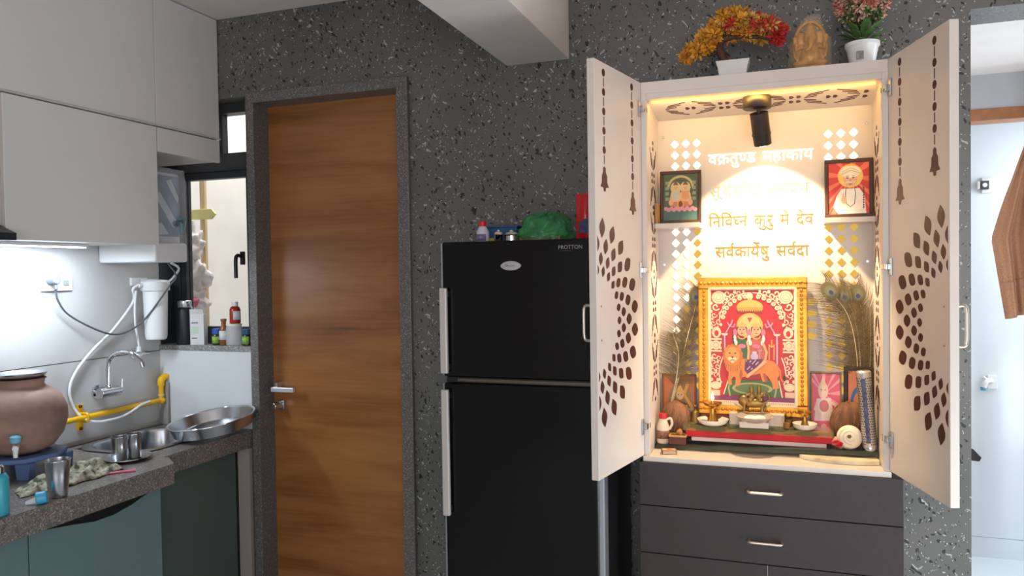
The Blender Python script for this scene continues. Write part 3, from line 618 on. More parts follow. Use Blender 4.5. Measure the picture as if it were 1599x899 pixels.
# on top of the refrigerator
Z = 1.6505
bottle('squeeze_bottle', 'small translucent bottle with a red cap on top of the fridge', (-1.005, -.45, Z), [(0, 0), (.022, 0), (.0235, .004), (.0235, .040), (.013, .060), (0, .060)], mat('cloudy_plastic', (198, 194, 208), .35), [(.012, .06), (.0135, .061), (.0135, .077), (.011, .079), (0, .079)], M_RED, mat('violet_label', (120, 112, 150), .5, noise_amt=.4, noise_scale=80), (.008, .032, .0240, -150, -40))
b = thing('storage_tub', 'shallow blue plastic tub at the back of the fridge top', 'tub', (-.985, -.29, Z))
G().prism([(-.065, 0), (.065, 0), (.072, .062), (-.072, .062)], -.05, .05).obj('tub', mat('denim_blue', (46, 84, 128), .5), b, bevel=.004)
B(-.076, .076, -.054, .054, .060, .068).obj('lid', mat('denim_blue'), b, bevel=.003)
b = thing('ointment_box', 'tiny yellow tube with white cap among the fridge top clutter', 'tube', (-.982, -.42, Z))
G().tube([(-.012, 0, .010), (.012, 0, .010)], .010, 12).obj('tube', mat('mustard', (196, 160, 40), .5), b, smooth=40)
G().tube([(.012, 0, .010), (.018, 0, .020)], .006, 10).obj('cap', M_WPLAS, b, smooth=40)
for lab, x, r, hh, y in (('small polished steel pot with a knobbed lid on the fridge, nearer the red-capped bottle', -.945, .0155, .026, -.45), ('wide polished steel bowl with cream rim on the fridge beside the green bag', -.899, .024, .024, -.44)):
    c = thing('steel_pot', lab, 'pot', (x, y, Z), group='steel pots on the fridge')
    G().lathe([(0, 0), (r*.8, 0), (r, .004), (r, hh), (r*1.12, hh+.003), (r*1.0, hh+.006)], 24).obj('pot', M_CHROME, c, smooth=40)
    G().lathe([(r*1.05, hh+.004), (r*.8, hh+.012), (r*.3, hh+.015), (r*.25, hh+.02), (0, hh+.022)], 24).obj('lid', mat('cream_steel', (214, 204, 190), .35, .4), c, smooth=40)
g = G(); nu, nv = 72, 30
for j in range(nv+1):
    v = j/nv
    for i in range(nu):
        a = 2*math.pi*i/nu; ca, sa = math.cos(a), math.sin(a)
        rx, ry = .098*(1-v**2.4)**.5, .085*(1-v**2.2)**.5
        nzv = noise.noise(Vector((ca*2.2, sa*2.2, v*3.5)))*.9+.9*(.35-abs(noise.noise(Vector((ca*3.6, sa*3.6, v*5)))))+.5*(.3-abs(noise.noise(Vector((ca*8, sa*8, v*10)))))
        x = rx*ca*(1+.20*nzv)+.012*v; y = ry*sa*(1+.20*nzv)
        g.v.append((x, y, max(.001, .104*v*(1+.20*nzv))))
for j in range(nv):
    for i in range(nu):
        k = (i+1) % nu; g.f.append((j*nu+i, j*nu+k, (j+1)*nu+k, (j+1)*nu+i)); g.mi.append(0)
bg = thing('green_bag', 'crumpled translucent green plastic bag on top of the fridge', 'bag', (-.802, -.36, Z))
gb = g.obj('film', mat('green_polythene', (62, 146, 88), .25, noise_amt=.4, noise_scale=18, alpha=.58), bg, smooth=180)
tag(B(-.075, .075, -.055, .05, 0, .020).obj('cardboard_tray', mat('brown_cardboard', (156, 118, 84), .8, noise_amt=.1), loc=(-.800, -.37, Z+.0005), bevel=.002), 'brown cardboard piece inside the green bag', 'cardboard')
rp_ = thing('red_packet', 'tall glossy red packet standing at the right end of the fridge top', 'packet', (-.640, -.40, Z))
g = G(); nu, nv = 10, 14
for sgn in (-1, 1):
    for j in range(nv+1):
        for i in range(nu+1):
            u, v = i/nu-.5, j/nv; puff = .016*math.cos(u*math.pi)*(math.sin(math.pi*min(.97, max(.03, v)))**.5)
            g.v.append((u*.062, sgn*(puff+.0006)+.003*noise.noise(Vector((u*9, v*8, sgn))), v*.165))
for s_ in range(2):
    o_ = s_*(nu+1)*(nv+1)
    for j in range(nv):
        for i in range(nu):
            a = o_+j*(nu+1)+i; g.f.append((a, a+1, a+nu+2, a+nu+1)); g.mi.append(0)
g.obj('pouch', mat('red_foil', (196, 34, 34), .25), rp_, smooth=180)
G().prism([(-.02, .03), (.024, .026), (.03, .062), (.008, .078), (-.016, .066)], -.0205, -.0185).obj('printed_patch', mat('navy_print', (48, 44, 92), .4, noise_amt=.5, noise_scale=60), rp_)

# ------------------------------------------------------------------ drawer chest
dc = thing('drawer_chest', 'charcoal drawer chest carrying the white prayer cabinet', 'drawer chest', (-.053, -.16, 0)); L = (.053, .16, 0)
B(-.474, .368, -.300, -.003, .0, .868).obj('carcass', M_CHAR, dc, loc=L)
for z0, z1 in ((.7165, .868), (.548, .7135)):
    dr = B(-.474, .368, -.320, -.302, z0, z1).obj('drawer_front', M_CHAR, dc, bevel=.0012, loc=L)
    zc = .795 if z0 > .7 else .627
    h = G().tube(spline([(-.105, -.320, zc), (-.107, -.336, zc), (-.102, -.345, zc), (-.090, -.347, zc), (-.053, -.347, zc), (-.016, -.347, zc), (-.004, -.345, zc), (.001, -.336, zc), (-.001, -.320, zc)], 5), .0052, 10)
    h.obj('handle', mat('satin_handle', (205, 192, 178), .28, .9), dr, smooth=60)
for x0, x1 in ((-.474, -.0485), (-.0455, .368)):
    dd = B(x0, x1, -.320, -.302, .03, .545).obj('cabinet_door', M_CHAR, dc, bevel=.0012, loc=L)
    xh = -.075 if x0 < -.1 else -.02
    G().tube(spline([(xh, -.320, .38), (xh, -.345, .385), (xh, -.347, .43), (xh, -.345, .475), (xh, -.320, .48)], 5), .005, 10).obj('handle', mat('satin_handle'), dd, smooth=60)
B(-.046, -.0445, -.321, -.315, .03, .545).obj('gap_strip', mat('pale_edge', (190, 184, 178), .5), dc, loc=L)

# ------------------------------------------------------------------ prayer cabinet (mandir)
X0, X1, YF, YB = -.458, .330, -.300, -.022
ZB, ZT = .886, 2.206
mz = thing('prayer_cabinet', 'white wall shrine cabinet with two open doors and lit interior', 'shrine cabinet', (-.064, -.16, .868)); ML = (.064, .16, -.868)
def mp_(nm, g, m=M_MANDIR, par=mz, bev=.0012, **k):
    return g.obj(nm, m, par, bevel=bev, loc=ML if par is mz else None, **k)
mp_('bottom_panel', B(X0-.004, X1+.004, YF-.012, YB+.02, .8685, ZB))
mp_('top_panel', B(X0, X1, YF, YB+.02, 2.166, ZT)); mp_('top_rail', B(X0+.018, X1-.018, YF, YF+.018, 2.145, 2.166))
cp_ = mp_('ceiling_panel', G().prism([(YF+.018, 2.145), (YB, 2.118), (YB, 2.126), (YF+.018, 2.153)], X0+.018, X1-.018, 'yz'))
sp = [mp_('side_panel', B(X0, X0+.018, YF, YB+.02, ZB, 2.166)), mp_('side_panel', B(X1-.018, X1, YF, YB+.02, ZB, 2.166))]
bk = mp_('back_panel', B(X0+.018, X1-.018, YB, YB+.012, ZB, 2.15), bev=0)
for x0, x1 in ((X0+.018, -.276), (.150, X1-.018)):
    mp_('side_shelf', B(x0, x1, -.135, YB, 1.700, 1.718))
for x, z in ((-.42, 2.055), (.295, 2.055), (-.42, 1.565), (.295, 1.565)):
    G().cyl((x, YB, z), (x, YB-.004, z), .006, .005, 12).obj('panel_screw', M_STEEL, bk, smooth=40)

# backlit diamonds and letters of the back panel
M_BW = mat('backlit_white_acrylic', (255, 250, 236), .4, emit=1.5, emit_rgb=(255, 246, 226))
M_BG = mat('backlit_gold_acrylic', (70, 50, 20), .6, emit=.80, emit_rgb=(240, 192, 88), spec=.1)
M_BP = mat('backlit_pale_acrylic', (70, 60, 40), .6, emit=.85, emit_rgb=(248, 228, 180), spec=.1)
dm = {}
for k_, m_ in (('w', M_BW), ('g', M_BG)):
    r = .0150; dm[k_] = G().prism([(-r, 0), (-.001, -r), (.001, -r), (r, 0), (.001, r), (-.001, r)], -.0016, .0).mesh('diamond', m_)
for side, xs in ((0, (-.376, -.335, -.294)), (1, (.168, .210, .252))):
    for i in range(24):
        z = 2.025-.042*i
        if z < 1.06: continue
        for c_, x in enumerate(xs):
            white = z > 1.90 or (side == 0 and (c_ == 0 or (c_ == 1 and z > 1.42)))
            link('diamond', dm['w' if white else 'g'], bk, loc=(x, YB, z))
lf = G().prism([(-.022, 0), (-.008, -.012), (.006, -.013), (.022, 0), (.006, .013), (-.008, .012)], -.0016, 0).mesh('leaf_light', M_BG)
for i in range(4): link('leaf_light', lf, bk, loc=(.108, YB, 1.42-.041*i))

def stroke(pts, wd):                                    # thick 2-D polyline as quads
    v = []; f = []; P = [Vector(p) for p in pts]
    for i, p in enumerate(P):
        t = (P[min(i+1, len(P)-1)]-P[max(0, i-1)]).normalized(); nrm = Vector((-t.y, t.x))*wd/2
        v += [tuple(p+nrm), tuple(p-nrm)]
    for i in range(len(P)-1): f.append((2*i, 2*i+1, 2*i+3, 2*i+2))
    return v, f
def glyphs(tokens):
    """tokens: (text, marks) ; marks: 'ra' lower slash, 'reph' top hook, 'half' cut the right stem. Returns verts, faces, width (font units)."""
    V = []; F = []; x = 0.0
    for tk in tokens:
        s, mk = tk if isinstance(tk, tuple) else (tk, '')
        if s == ' ': x += .42; continue
        me = text_mesh(s, 1.0)
        bm = bmesh.new(); bm.from_mesh(me); bpy.data.meshes.remove(me)
        xa = min(v.co.x for v in bm.verts); xb = max(v.co.x for v in bm.verts)
        if mk == 'half':
            cut = xa+(xb-xa)*.64
            bmesh.ops.bisect_plane(bm, geom=bm.verts[:]+bm.edges[:]+bm.faces[:], plane_co=(cut, 0, 0), plane_no=(1, 0, 0), clear_outer=True); xb = cut
        bm.verts.ensure_lookup_table(); o = len(V); x0 = x-xa
        V += [(v.co.x+x0, v.co.y) for v in bm.verts]; F += [tuple(v.index+o for v in f.verts) for f in bm.faces]
        top = .62; wd = xb-xa
        if mk == 'ra':
            vs, fs = stroke([(x+wd*.52, .20), (x+wd*.34, .10), (x+wd*.12, -.02)], .075)
            o = len(V); V += vs; F += [tuple(i+o for i in f) for f in fs]
        if mk == 'reph':
            cx = x+wd*.80
            vs, fs = stroke([(cx, top), (cx-.10, top+.13), (cx-.02, top+.23), (cx+.10, top+.20)], .07)
            o = len(V); V += vs; F += [tuple(i+o for i in f) for f in fs]
        bm.free(); x += (xb-xa)-.012
    return V, F, x
rows = [(['व', ('क', 'ra'), 'तु', ('ण', 'half'), 'ड', ' ', 'म', 'हा', 'का', 'य'], -.252, .118, 1.977, M_BW),
        (['सू', ('य', 'reph'), 'को', 'िट', ' ', 'स', 'म', ('प', 'ra'), 'भ'], -.246, .102, 1.856, M_BP),
        (['िन', ('िव', 'reph'), ('घ', 'half'), 'नं', ' ', 'कु', 'रु', ' ', 'मे', ' ', 'दे', 'व'], -.252, .117, 1.742, M_BG),
        (['स', ('व', 'reph'), 'का', ('ये', 'reph'), 'षु', ' ', 'स', ('व', 'reph'), 'दा'], -.229, .101, 1.628, M_BG)]
for toks, xa, xb, zt, m_ in rows:
    words = [[]]
    for t_ in toks:
        if t_ == ' ': words.append([])
        else: words[-1].append(t_)
    gl = [glyphs(w_) for w_ in words]; wd = sum(g_[2] for g_ in gl)+.42*(len(gl)-1); sc = (xb-xa)/wd; sz = .0385/.64; x0 = xa
    for V, F, ww in gl:
        g = G(); g.v = [((x*sc)+x0, YB-.0012, zt+(y-.62)*sz) for x, y in V]; g.f = F; g.mi = [0]*len(F)
        o = link('inscription_word', g.mesh('inscription_word', m_), bk); x0 += (ww+.42)*sc
        s_ = o.modifiers.new('s', 'SOLIDIFY'); s_.thickness = .0012; s_.offset = 0

# fretwork on the side panels and the ceiling panel
def fret(n_units, period, wid=.034):
    bars = []; dots = []
    for u in range(n_units):
        z0 = u*period
        for sx in (-1, 1):
            for sz in (-1, 1):
                dots.append((sx*.011, z0+sz*.012, .0062, .0072))
                for k in range(3):
                    a = (sx*(.004+.007*k), z0+sz*(.030+.006*k)); b_ = (sx*(.010+.011*k), z0+sz*(period*.5-.012-.018*(2-k)))
                    bars.append((a, b_))
        for sz in (-1, 1): dots.append((0, z0+period/2+sz*.011, .0065, .0068))
    return bars, dots
def add_fret(par, bars, dots, place, span):
    for (a, b_) in bars:
        if not (span[0] < a[1] < span[1] and span[0] < b_[1] < span[1]): continue
        t_ = (Vector(b_)-Vector(a)).normalized(); n_ = Vector((-t_.y, t_.x))*.0016
        q_ = [Vector(a)+n_, Vector(b_)+n_, Vector(b_)-n_, Vector(a)-n_]
        G().add([place(p.x, p.y, d_) for d_ in (0, 1) for p in q_], [(0, 1, 2, 3), (7, 6, 5, 4), (0, 4, 5, 1), (1, 5, 6, 2), (2, 6, 7, 3), (3, 7, 4, 0)]).obj('fret_bar', M_INLAY, par)
    for (x, z, rx, rz) in dots:
        if not span[0] < z < span[1]: continue
        q_ = [(x-rx*.9, z-rz), (x+rx*.9, z-rz), (x+rx, z+rz*.3), (x, z+rz*1.25), (x-rx, z+rz*.3)]
        n = 5; G().add([place(p[0], p[1], d_) for d_ in (0, 1) for p in q_], [tuple(range(n)), tuple(range(2*n-1, n-1, -1))]+[(i, i+n, (i+1) % n+n, (i+1) % n) for i in range(n)]).obj('fret_stop', M_INLAY, par)
bars, dots = fret(7, .237)
add_fret(sp[0], bars, dots, lambda x, z, d_: (X0+.018+.0008*(1-d_)-.002*d_, -.155+x*2.1, .70+z), (.36, 1.38))
add_fret(sp[1], bars, dots, lambda x, z, d_: (X1-.018-.0008*(1-d_)+.002*d_, -.155+x*2.1, .70+z), (.36, 1.38))
bars, dots = fret(4, .237)
def cpz(y): return 2.145+(2.118-2.145)*(y-(YF+.018))/(YB-YF-.018)
add_fret(cp_, bars, dots, lambda x, z, d_: (-.42+z, -.155+x*2.3, cpz(-.155+x*2.3)-.0008*(1-d_)+.002*d_), (.02, .72))

# the two doors
def petal(L_, W_, rnd):
    a, b_ = L_/2, W_/2; out = []
    for i in range(16):                                  # rounded rhombus at the middle of the ring, pointed lens at its ends
        t_ = 2*math.pi*i/16; c, s = math.cos(t_), math.sin(t_)
        pw = 2/(1.62 if rnd > .5 else 1.42)
        x_ = a*math.copysign(abs(c)**pw, c); y_ = b_*math.copysign(abs(s)**pw, s)
        if rnd <= .5: x_ = a*c*abs(c)**.25; y_ = b_*math.cos(math.pi/2*x_/a)*(1 if s >= 0 else -1) if abs(s) > 1e-6 else 0.0
        out.append((x_, y_))
    return out
def clip(poly, xmax):
    out = []
    for i, a in enumerate(poly):
        b_ = poly[(i+1) % len(poly)]
        if a[0] <= xmax: out.append(a)
        if (a[0] <= xmax) != (b_[0] <= xmax):
            t_ = (xmax-a[0])/(b_[0]-a[0]); out.append((xmax, a[1]+t_*(b_[1]-a[1])))
    return out
W, TH = .385, .025
def mandir_door(hx, ang, sg, lab):
    # local x runs from the hinge to the free edge, inner face at y = 0, thickness towards -sg*y
    dr = G().box(0, W, min(0, -sg*TH), max(0, -sg*TH), 0, 1.318).obj('door', M_MANDIR, mz, bevel=.0015, loc=(hx+.064, YF+.16, ZB-.868+.002), rot=(0, 0, math.radians(ang)))
    dr['label'] = lab
    z_ = lambda z: z-ZB-.002
    d0, d1 = sg*.0008, -sg*.002
    for L_, W_, r, off in ((.066, .043, .3035, .5), (.054, .036, .250, 0), (.044, .030, .205, .5), (.037, .025, .168, 0)):
        for k in range(-7, 8):
            a = math.radians((k+off)*15)
            if abs(math.degrees(a)) > 91: continue
            # rounder towards the middle of the ring, pointed at its ends
            e = abs(math.degrees(a))/90; rnd = 1-e
            pl = []
            for (uu, vv) in petal(L_*(.82+.18*e), W_*(1.06-.10*e), rnd):
                pl.append((.378-(r+uu)*math.cos(a)+vv*math.sin(a), 1.381+(r+uu)*math.sin(a)+vv*math.cos(a)))
            pl = clip(pl, W-.010)
            if len(pl) < 3: continue
            G().prism([(x, z_(z)) for x, z in pl], d0, d1).obj('petal_inlay', M_INLAY, dr)
    bead = [(.0115*math.cos(i*math.pi/6), .0125*math.sin(i*math.pi/6)) for i in range(12)]
    bell = [(0, .040), (.006, .034), (.006, .022), (.012, .010), (.013, -.012), (.020, -.026), (.006, -.028), (.004, -.040), (-.004, -.040), (-.006, -.028), (-.020, -.026), (-.013, -.012), (-.012, .010), (-.006, .022), (-.006, .034)]
    for s_, nb in ((.3155, 5), (.083, 6)):
        s_ = s_ if sg > 0 else s_-.012*(s_ > .2)
        for i in range(nb):
            zc = 2.174-.0612*i
            G().prism([(s_+x, z_(zc+z)) for x, z in bead], d0, d1).obj('bead_inlay', M_INLAY, dr)
            G().prism([(s_+x, z_(zc-.0306+z)) for x, z in ((-.0022, -.014), (.0022, -.014), (.0022, .014), (-.0022, .014))], d0, d1).obj('string_inlay', M_INLAY, dr)
        zc = 2.174-.0612*nb-.030
        G().prism([(s_+x*1.55, z_(zc+z)) for x, z in bell], d0, d1).obj('bell_inlay', M_INLAY, dr)
    for z in (1.434, 1.327): G().cyl((.354, -sg*.002, z_(z)), (.354, sg*.0015, z_(z)), .0035, .0035, 10).obj('handle_screw', M_STEEL, dr)
    ho = -sg*TH
    G().tube(spline([(.354, ho, z_(1.434)), (.354, ho-sg*.026, z_(1.436)), (.354, ho-sg*.034, z_(1.422)), (.354, ho-sg*.035, z_(1.38)), (.354, ho-sg*.034, z_(1.338)), (.354, ho-sg*.026, z_(1.325)), (.354, ho, z_(1.327))], 6), .0055, 10).obj('handle', mat('satin_handle'), dr, smooth=60)
    for z in (2.111, 1.545, .992):
        hg = G().box(.012, .030, min(0, sg*.006), max(0, sg*.006), z_(z)-.028, z_(z)+.028).obj('hinge_plate', M_STEEL, dr, bevel=.001)
        G().box(-.022, .018, min(sg*.004, sg*.016), max(sg*.004, sg*.016), z_(z)-.010, z_(z)+.010).obj('hinge_arm', M_STEEL, hg, bevel=.002)
    return dr
mandir_door(X0, -102.0, 1, 'left open door with bell and petal inlay')
mandir_door(X1, -74.5, -1, 'right open door with bell and petal inlay')

# spotlight inside
sl = thing('spotlight', 'dark brown cylindrical ceiling spotlight inside the prayer cabinet', 'spotlight', (-.070, -.218, 2.1385))
M_SPOT = mat('bronze_black_metal', (46, 38, 33), .5)
G().lathe([(0, .0), (.046, 0), (.047, -.002), (.047, -.038), (.045, -.041), (0, -.041)], 32).obj('canopy', M_SPOT, sl, smooth=40)
G().cyl((.004, .0, -.04), (.006, .004, -.062), .006, .006, 10).obj('swivel', M_SPOT, sl, smooth=40)
ax = Vector((.012, .045, -.11)).normalized(); p0 = Vector((.006, -.002, -.056))
pts = [p0, p0+ax*.070, p0+ax*.070, p0+ax*.078, p0+ax*.078, p0+ax*.112]
G().tube(pts, [.0305, .0305, .032, .032, .0305, .0295], 28).obj('lamp_head', M_SPOT, sl, smooth=40)
pe = p0+ax*.1135
G().tube([pe-ax*.001, pe], [.024, .024], 24).obj('lens', mat('spot_lens', (255, 236, 205), .3, emit=30.0), sl)
sd = bpy.data.lights.new('spotlight_beam', 'SPOT'); sd.energy = 50; sd.color = (1.0, .77, .45); sd.spot_size = math.radians(106); sd.spot_blend = .42; sd.shadow_soft_size = .012
so_ = bpy.data.objects.new('spotlight_beam', sd); COL.objects.link(so_); so_.parent = sl; so_.location = pe+ax*.012
so_.rotation_euler = (Vector((0, .345, -.938))).to_track_quat('-Z', 'Y').to_euler()
# amber glow added inside the top rail to warm the upper back panel
sl2 = thing('added_amber_fill_strip', 'added amber glow strip warming the upper inside of the prayer cabinet', 'lamp', (-.064, -.272, 2.136))
B(-.36, .36, -.004, .004, .0, .006).obj('strip', mat('amber_fill_surface', (255, 190, 90), .4, emit=3.0), sl2)
a2 = area('added_amber_fill', (0, 0, 0), (0, 1, -.35), .7, .012, 1.5, (1.0, .60, .16)); a2.parent = sl2; a2.location = (0, .002, -.004)

# ------------------------------------------------------------------ framed pictures
class Print:
    def __init__(s): s.g = G(); s.m = []; s.k = 0
    def poly(s, pts, rgb):
        nm = 'ink_%d_%d_%d' % rgb; m = mat(nm, rgb, .35, noise_amt=.05, noise_scale=60)
        if m not in s.m: s.m.append(m)
        s.g.cur = s.m.index(m); s.k += 1; s.g.flat(pts, -.00002*s.k); return s
    def el(s, cx, cy, rx, ry, rgb, n=20, a0=0, a1=360):
        pts = [(cx+rx*math.cos(math.radians(a0+(a1-a0)*i/n)), cy+ry*math.sin(math.radians(a0+(a1-a0)*i/n))) for i in range(n if a1-a0 == 360 else n+1)]
        return s.poly(pts, rgb)
    def line(s, pts, wd, rgb):
        v, f = stroke(pts, wd); n = len(pts)
        return s.poly([v[2*i] for i in range(n)]+[v[2*i+1] for i in reversed(range(n))], rgb)
    def ring(s, cx, cy, r, wd, rgb, a0=0, a1=360): 
        return s.line([(cx+r*math.cos(math.radians(a0+(a1-a0)*i/16)), cy+r*math.sin(math.radians(a0+(a1-a0)*i/16))) for i in range(17)], wd, rgb)
    def put(s, parent, x0, x1, z0, z1, y, wpx, hpx, ox=0, oy=0):
        """coordinates were drawn in picture pixels (x right, y down)"""
        s.g.v = [(x0+(x-ox)/wpx*(x1-x0), y+d, z1-(z-oy)/hpx*(z1-z0)) for x, d, z in s.g.v]
        return s.g.obj('print', s.m, parent)
def frame(name, label, loc, w_, h_, bw, depth, m, tilt=0, rz=0, mat2=None, bead=False):
    t = thing(name, label, 'picture frame', loc); t.rotation_euler = (math.radians(-tilt), 0, math.radians(rz))
    for a in ((-w_/2, w_/2, h_-bw, h_), (-w_/2, w_/2, 0, bw), (-w_/2, -w_/2+bw, bw, h_-bw), (w_/2-bw, w_/2, bw, h_-bw)):
        fb = B(a[0], a[1], -depth/2, depth/2, a[2], a[3]).obj('frame_bar', m, t, bevel=min(.004, bw*.2))
        if bead:
            lo = a[1]-a[0] > a[3]-a[2]; ln = (a[1]-a[0]) if lo else (a[3]-a[2]); k = int(ln/.016)
            for i in range(k):
                u = (i+.5)/k; c = (a[0]+ln*u, -depth/2, (a[2]+a[3])/2) if lo else ((a[0]+a[1])/2, -depth/2, a[2]+ln*u)
                G().ell(c, (.0075 if lo else .006, .003, .006 if lo else .0075), 8, 5).obj('moulding_bead', m, fb, smooth=60)
            for off in (.28, -.28):
                pass
    B(-w_/2+bw*.8, w_/2-bw*.8, depth*.1, depth*.4, bw*.8, h_-bw*.8).obj('backing', mat('card_back', (90, 74, 60), .8), t)
    return t

# main gold framed print
fm = frame('gold_picture_frame', 'large ornate gold frame with a red devotional print, centre of the shrine', (-.098, -.075, 1.005), .385, .508, .042, .024, M_GOLD, tilt=3, bead=True)
P = Print(); CR = (240, 214, 176); RD = (204, 34, 30); OR = (232, 134, 52); DO = (188, 88, 34); FL = (240, 178, 128); GD = (226, 178, 88); PK = (240, 120, 140); WH = (244, 232, 220); GR = (74, 104, 50); OL = (176, 168, 104); PU = (130, 42, 92); LV = (206, 170, 200)
P.poly([(100, 80), (640, 80), (640, 845), (100, 845)], CR)
P.poly([(108, 88), (632, 88), (632, 800), (108, 800)], RD)
def curl(cx, cy, r, fl=1, a=0):
    P.line([(cx+fl*(r*(1-.055*i))*math.cos(math.radians(a+i*26)), cy+(r*(1-.055*i))*math.sin(math.radians(a+i*26))) for i in range(15)], r*.36, CR)
for fl, ox in ((1, 0), (-1, 740)):
    X_ = lambda x: ox+fl*x
    P.el(X_(158), 137, 44, 44, CR); P.ring(X_(158), 137, 30, 5, (222, 160, 120)); P.ring(X_(158), 137, 16, 4, (222, 160, 120))
    for (x, y, r, a) in ((215, 112, 24, 20), (246, 130, 22, 90), (290, 108, 22, 10), (325, 118, 20, 60), (140, 200, 26, 30), (178, 245, 20, 90), (128, 255, 20, 0), (158, 300, 20, 60), (122, 310, 18, 20), (200, 165, 20, 120)): curl(X_(x), y, r, fl, a)
    P.el(X_(143), 372, 30, 38, CR); P.el(X_(143), 378, 14, 20, RD); P.poly([(X_(130), 350), (X_(155), 325), (X_(160), 350)], CR)
    P.poly([(X_(104), 412), (X_(178), 412), (X_(178), 424), (X_(104), 424)], CR); P.poly([(X_(104), 492), (X_(178), 492), (X_(178), 503), (X_(104), 503)], CR)
    P.el(X_(140), 458, 31, 31, CR); P.ring(X_(140), 458, 17, 5, (222, 160, 120))
    for (x, y, r, a) in ((130, 530, 22, 0), (160, 545, 18, 70), (124, 575, 20, 120), (150, 600, 18, 20), (122, 625, 18, 60), (142, 655, 18, 100)): curl(X_(x), y, r, fl, a)
    P.line([(X_(185), 535), (X_(166), 590), (X_(158), 650), (X_(166), 690)], 8, CR)
    P.el(X_(138), 728, 34, 26, CR); P.line([(X_(162), 728), (X_(172), 705), (X_(160), 685), (X_(148), 690)], 12, CR)
    P.poly([(X_(104), 760), (X_(165), 760), (X_(165), 800), (X_(104), 800)], (232, 190, 160))
    for k in range(7):
        a = math.radians(8+k*11.5); P.el(X_(370-186*math.cos(a)), 292-164*math.sin(a), 15, 15, CR); P.el(X_(370-186*math.cos(a)), 292-164*math.sin(a), 6, 6, (222, 150, 110))
    for (x, y, r) in ((112, 175, 8), (112, 230, 7), (118, 282, 7), (190, 205, 10), (212, 150, 9), (262, 100, 10), (318, 96, 8), (112, 340, 9), (172, 320, 9), (112, 440, 7), (112, 478, 7), (170, 440, 7), (170, 478, 7), (112, 548, 8), (150, 572, 8), (112, 602, 8), (140, 630, 8), (112, 690, 9), (150, 690, 9), (112, 650, 8)): P.el(X_(x), y, r, r*1.3, CR)
    P.line([(X_(370-208*math.cos(math.radians(q*8))), 292-186*math.sin(math.radians(q*8))) for q in range(12)], 6, CR)
P.el(358, 130, 20, 26, CR)
# canopy
P.el(358, 205, 84, 52, GD, 20, 180, 360); P.poly([(274, 203), (442, 203), (438, 224), (278, 224)], (206, 150, 60))
for i in range(14): P.poly([(281+i*11.4, 222), (287+i*11.4, 222), (284+i*11.4, 238)], GD)
P.el(358, 150, 8, 14, GD)
# throne posts, halo, tridents
for x in (196, 527): P.poly([(x-5, 390), (x+5, 390), (x+5, 580), (x-5, 580)], LV); P.poly([(x-22, 378), (x+22, 378), (x+16, 392), (x-16, 392)], CR)
P.el(357, 325, 84, 84, GD); P.el(357, 325, 70, 70, (236, 196, 118)); P.poly([(341, 272), (373, 272), (357, 306)], (206, 60, 50))
for fl, x in ((1, 236), (-1, 480)):
    P.line([(x-fl*36, 384), (x+fl*2, 312)], 7, LV); P.line([(x-fl*22, 304), (x-fl*10, 326), (x+fl*18, 336), (x+fl*26, 312)], 7, LV); P.line([(x+fl*2, 320), (x+fl*12, 288)], 7, LV)
# seated figures
P.poly([(250, 420), (240, 470), (262, 545), (350, 560), (350, 430), (320, 405)], GR); P.poly([(360, 420), (352, 560), (455, 560), (462, 470), (440, 415), (400, 400)], (206, 96, 70))
for x in (307, 398):
    P.el(x, 352, 33, 38, (60, 34, 30)); P.el(x, 360, 29, 34, FL)
    for e in (-11, 11): P.el(x+e, 352, 6, 3.4, (60, 30, 24)); P.line([(x+e-8, 343), (x+e, 340), (x+e+8, 343)], 2.4, (70, 36, 28))
    P.el(x, 364, 3, 6, (222, 150, 104)); P.el(x, 377, 8, 3, (190, 50, 50)); P.el(x, 334, 4, 5, (200, 40, 40))
    P.poly([(x-32, 334), (x-20, 312), (x, 304), (x+20, 312), (x+32, 334)], GD)
    for s_ in (-1, 1):
        P.el(x+s_*44, 372, 14, 24, PK); P.el(x+s_*45, 412, 10, 24, WH); P.el(x+s_*38, 440, 10, 18, WH)
    P.ring(x, 388, 26, 7, GD, 10, 170); P.el(x, 462, 26, 14, PK)
for i in range(8): P.el(248+i*2, 372+i*22, 4, 12, (38, 66, 36))
P.line([(345, 430), (350, 500), (344, 560)], 14, FL); P.line([(440, 440), (462, 500), (452, 560)], 14, FL)
P.el(386, 530, 24, 24, (198, 184, 214)); P.el(386, 503, 15, 7, (220, 206, 226)); P.line([(420, 560), (420, 480)], 5, LV); P.line([(408, 478), (410, 492), (430, 492), (432, 478)], 4, LV)
for x in (478, 508): P.line([(x, 550), (x, 448)], 6, GD)
P.line([(478, 452), (494, 468), (512, 450)], 6, GD); P.line([(494, 468), (494, 418)], 6, GD)
# carpet
P.poly([(184, 786), (215, 690), (540, 684), (562, 796)], GR); P.ring(370, 745, 150, 10, OL); P.el(370, 742, 128, 40, OL); P.el(370, 742, 108, 30, (104, 122, 62))
P.poly([(184, 786), (215, 690), (221, 690), (192, 786)], CR); P.poly([(562, 796), (540, 684), (534, 684), (554, 796)], CR)
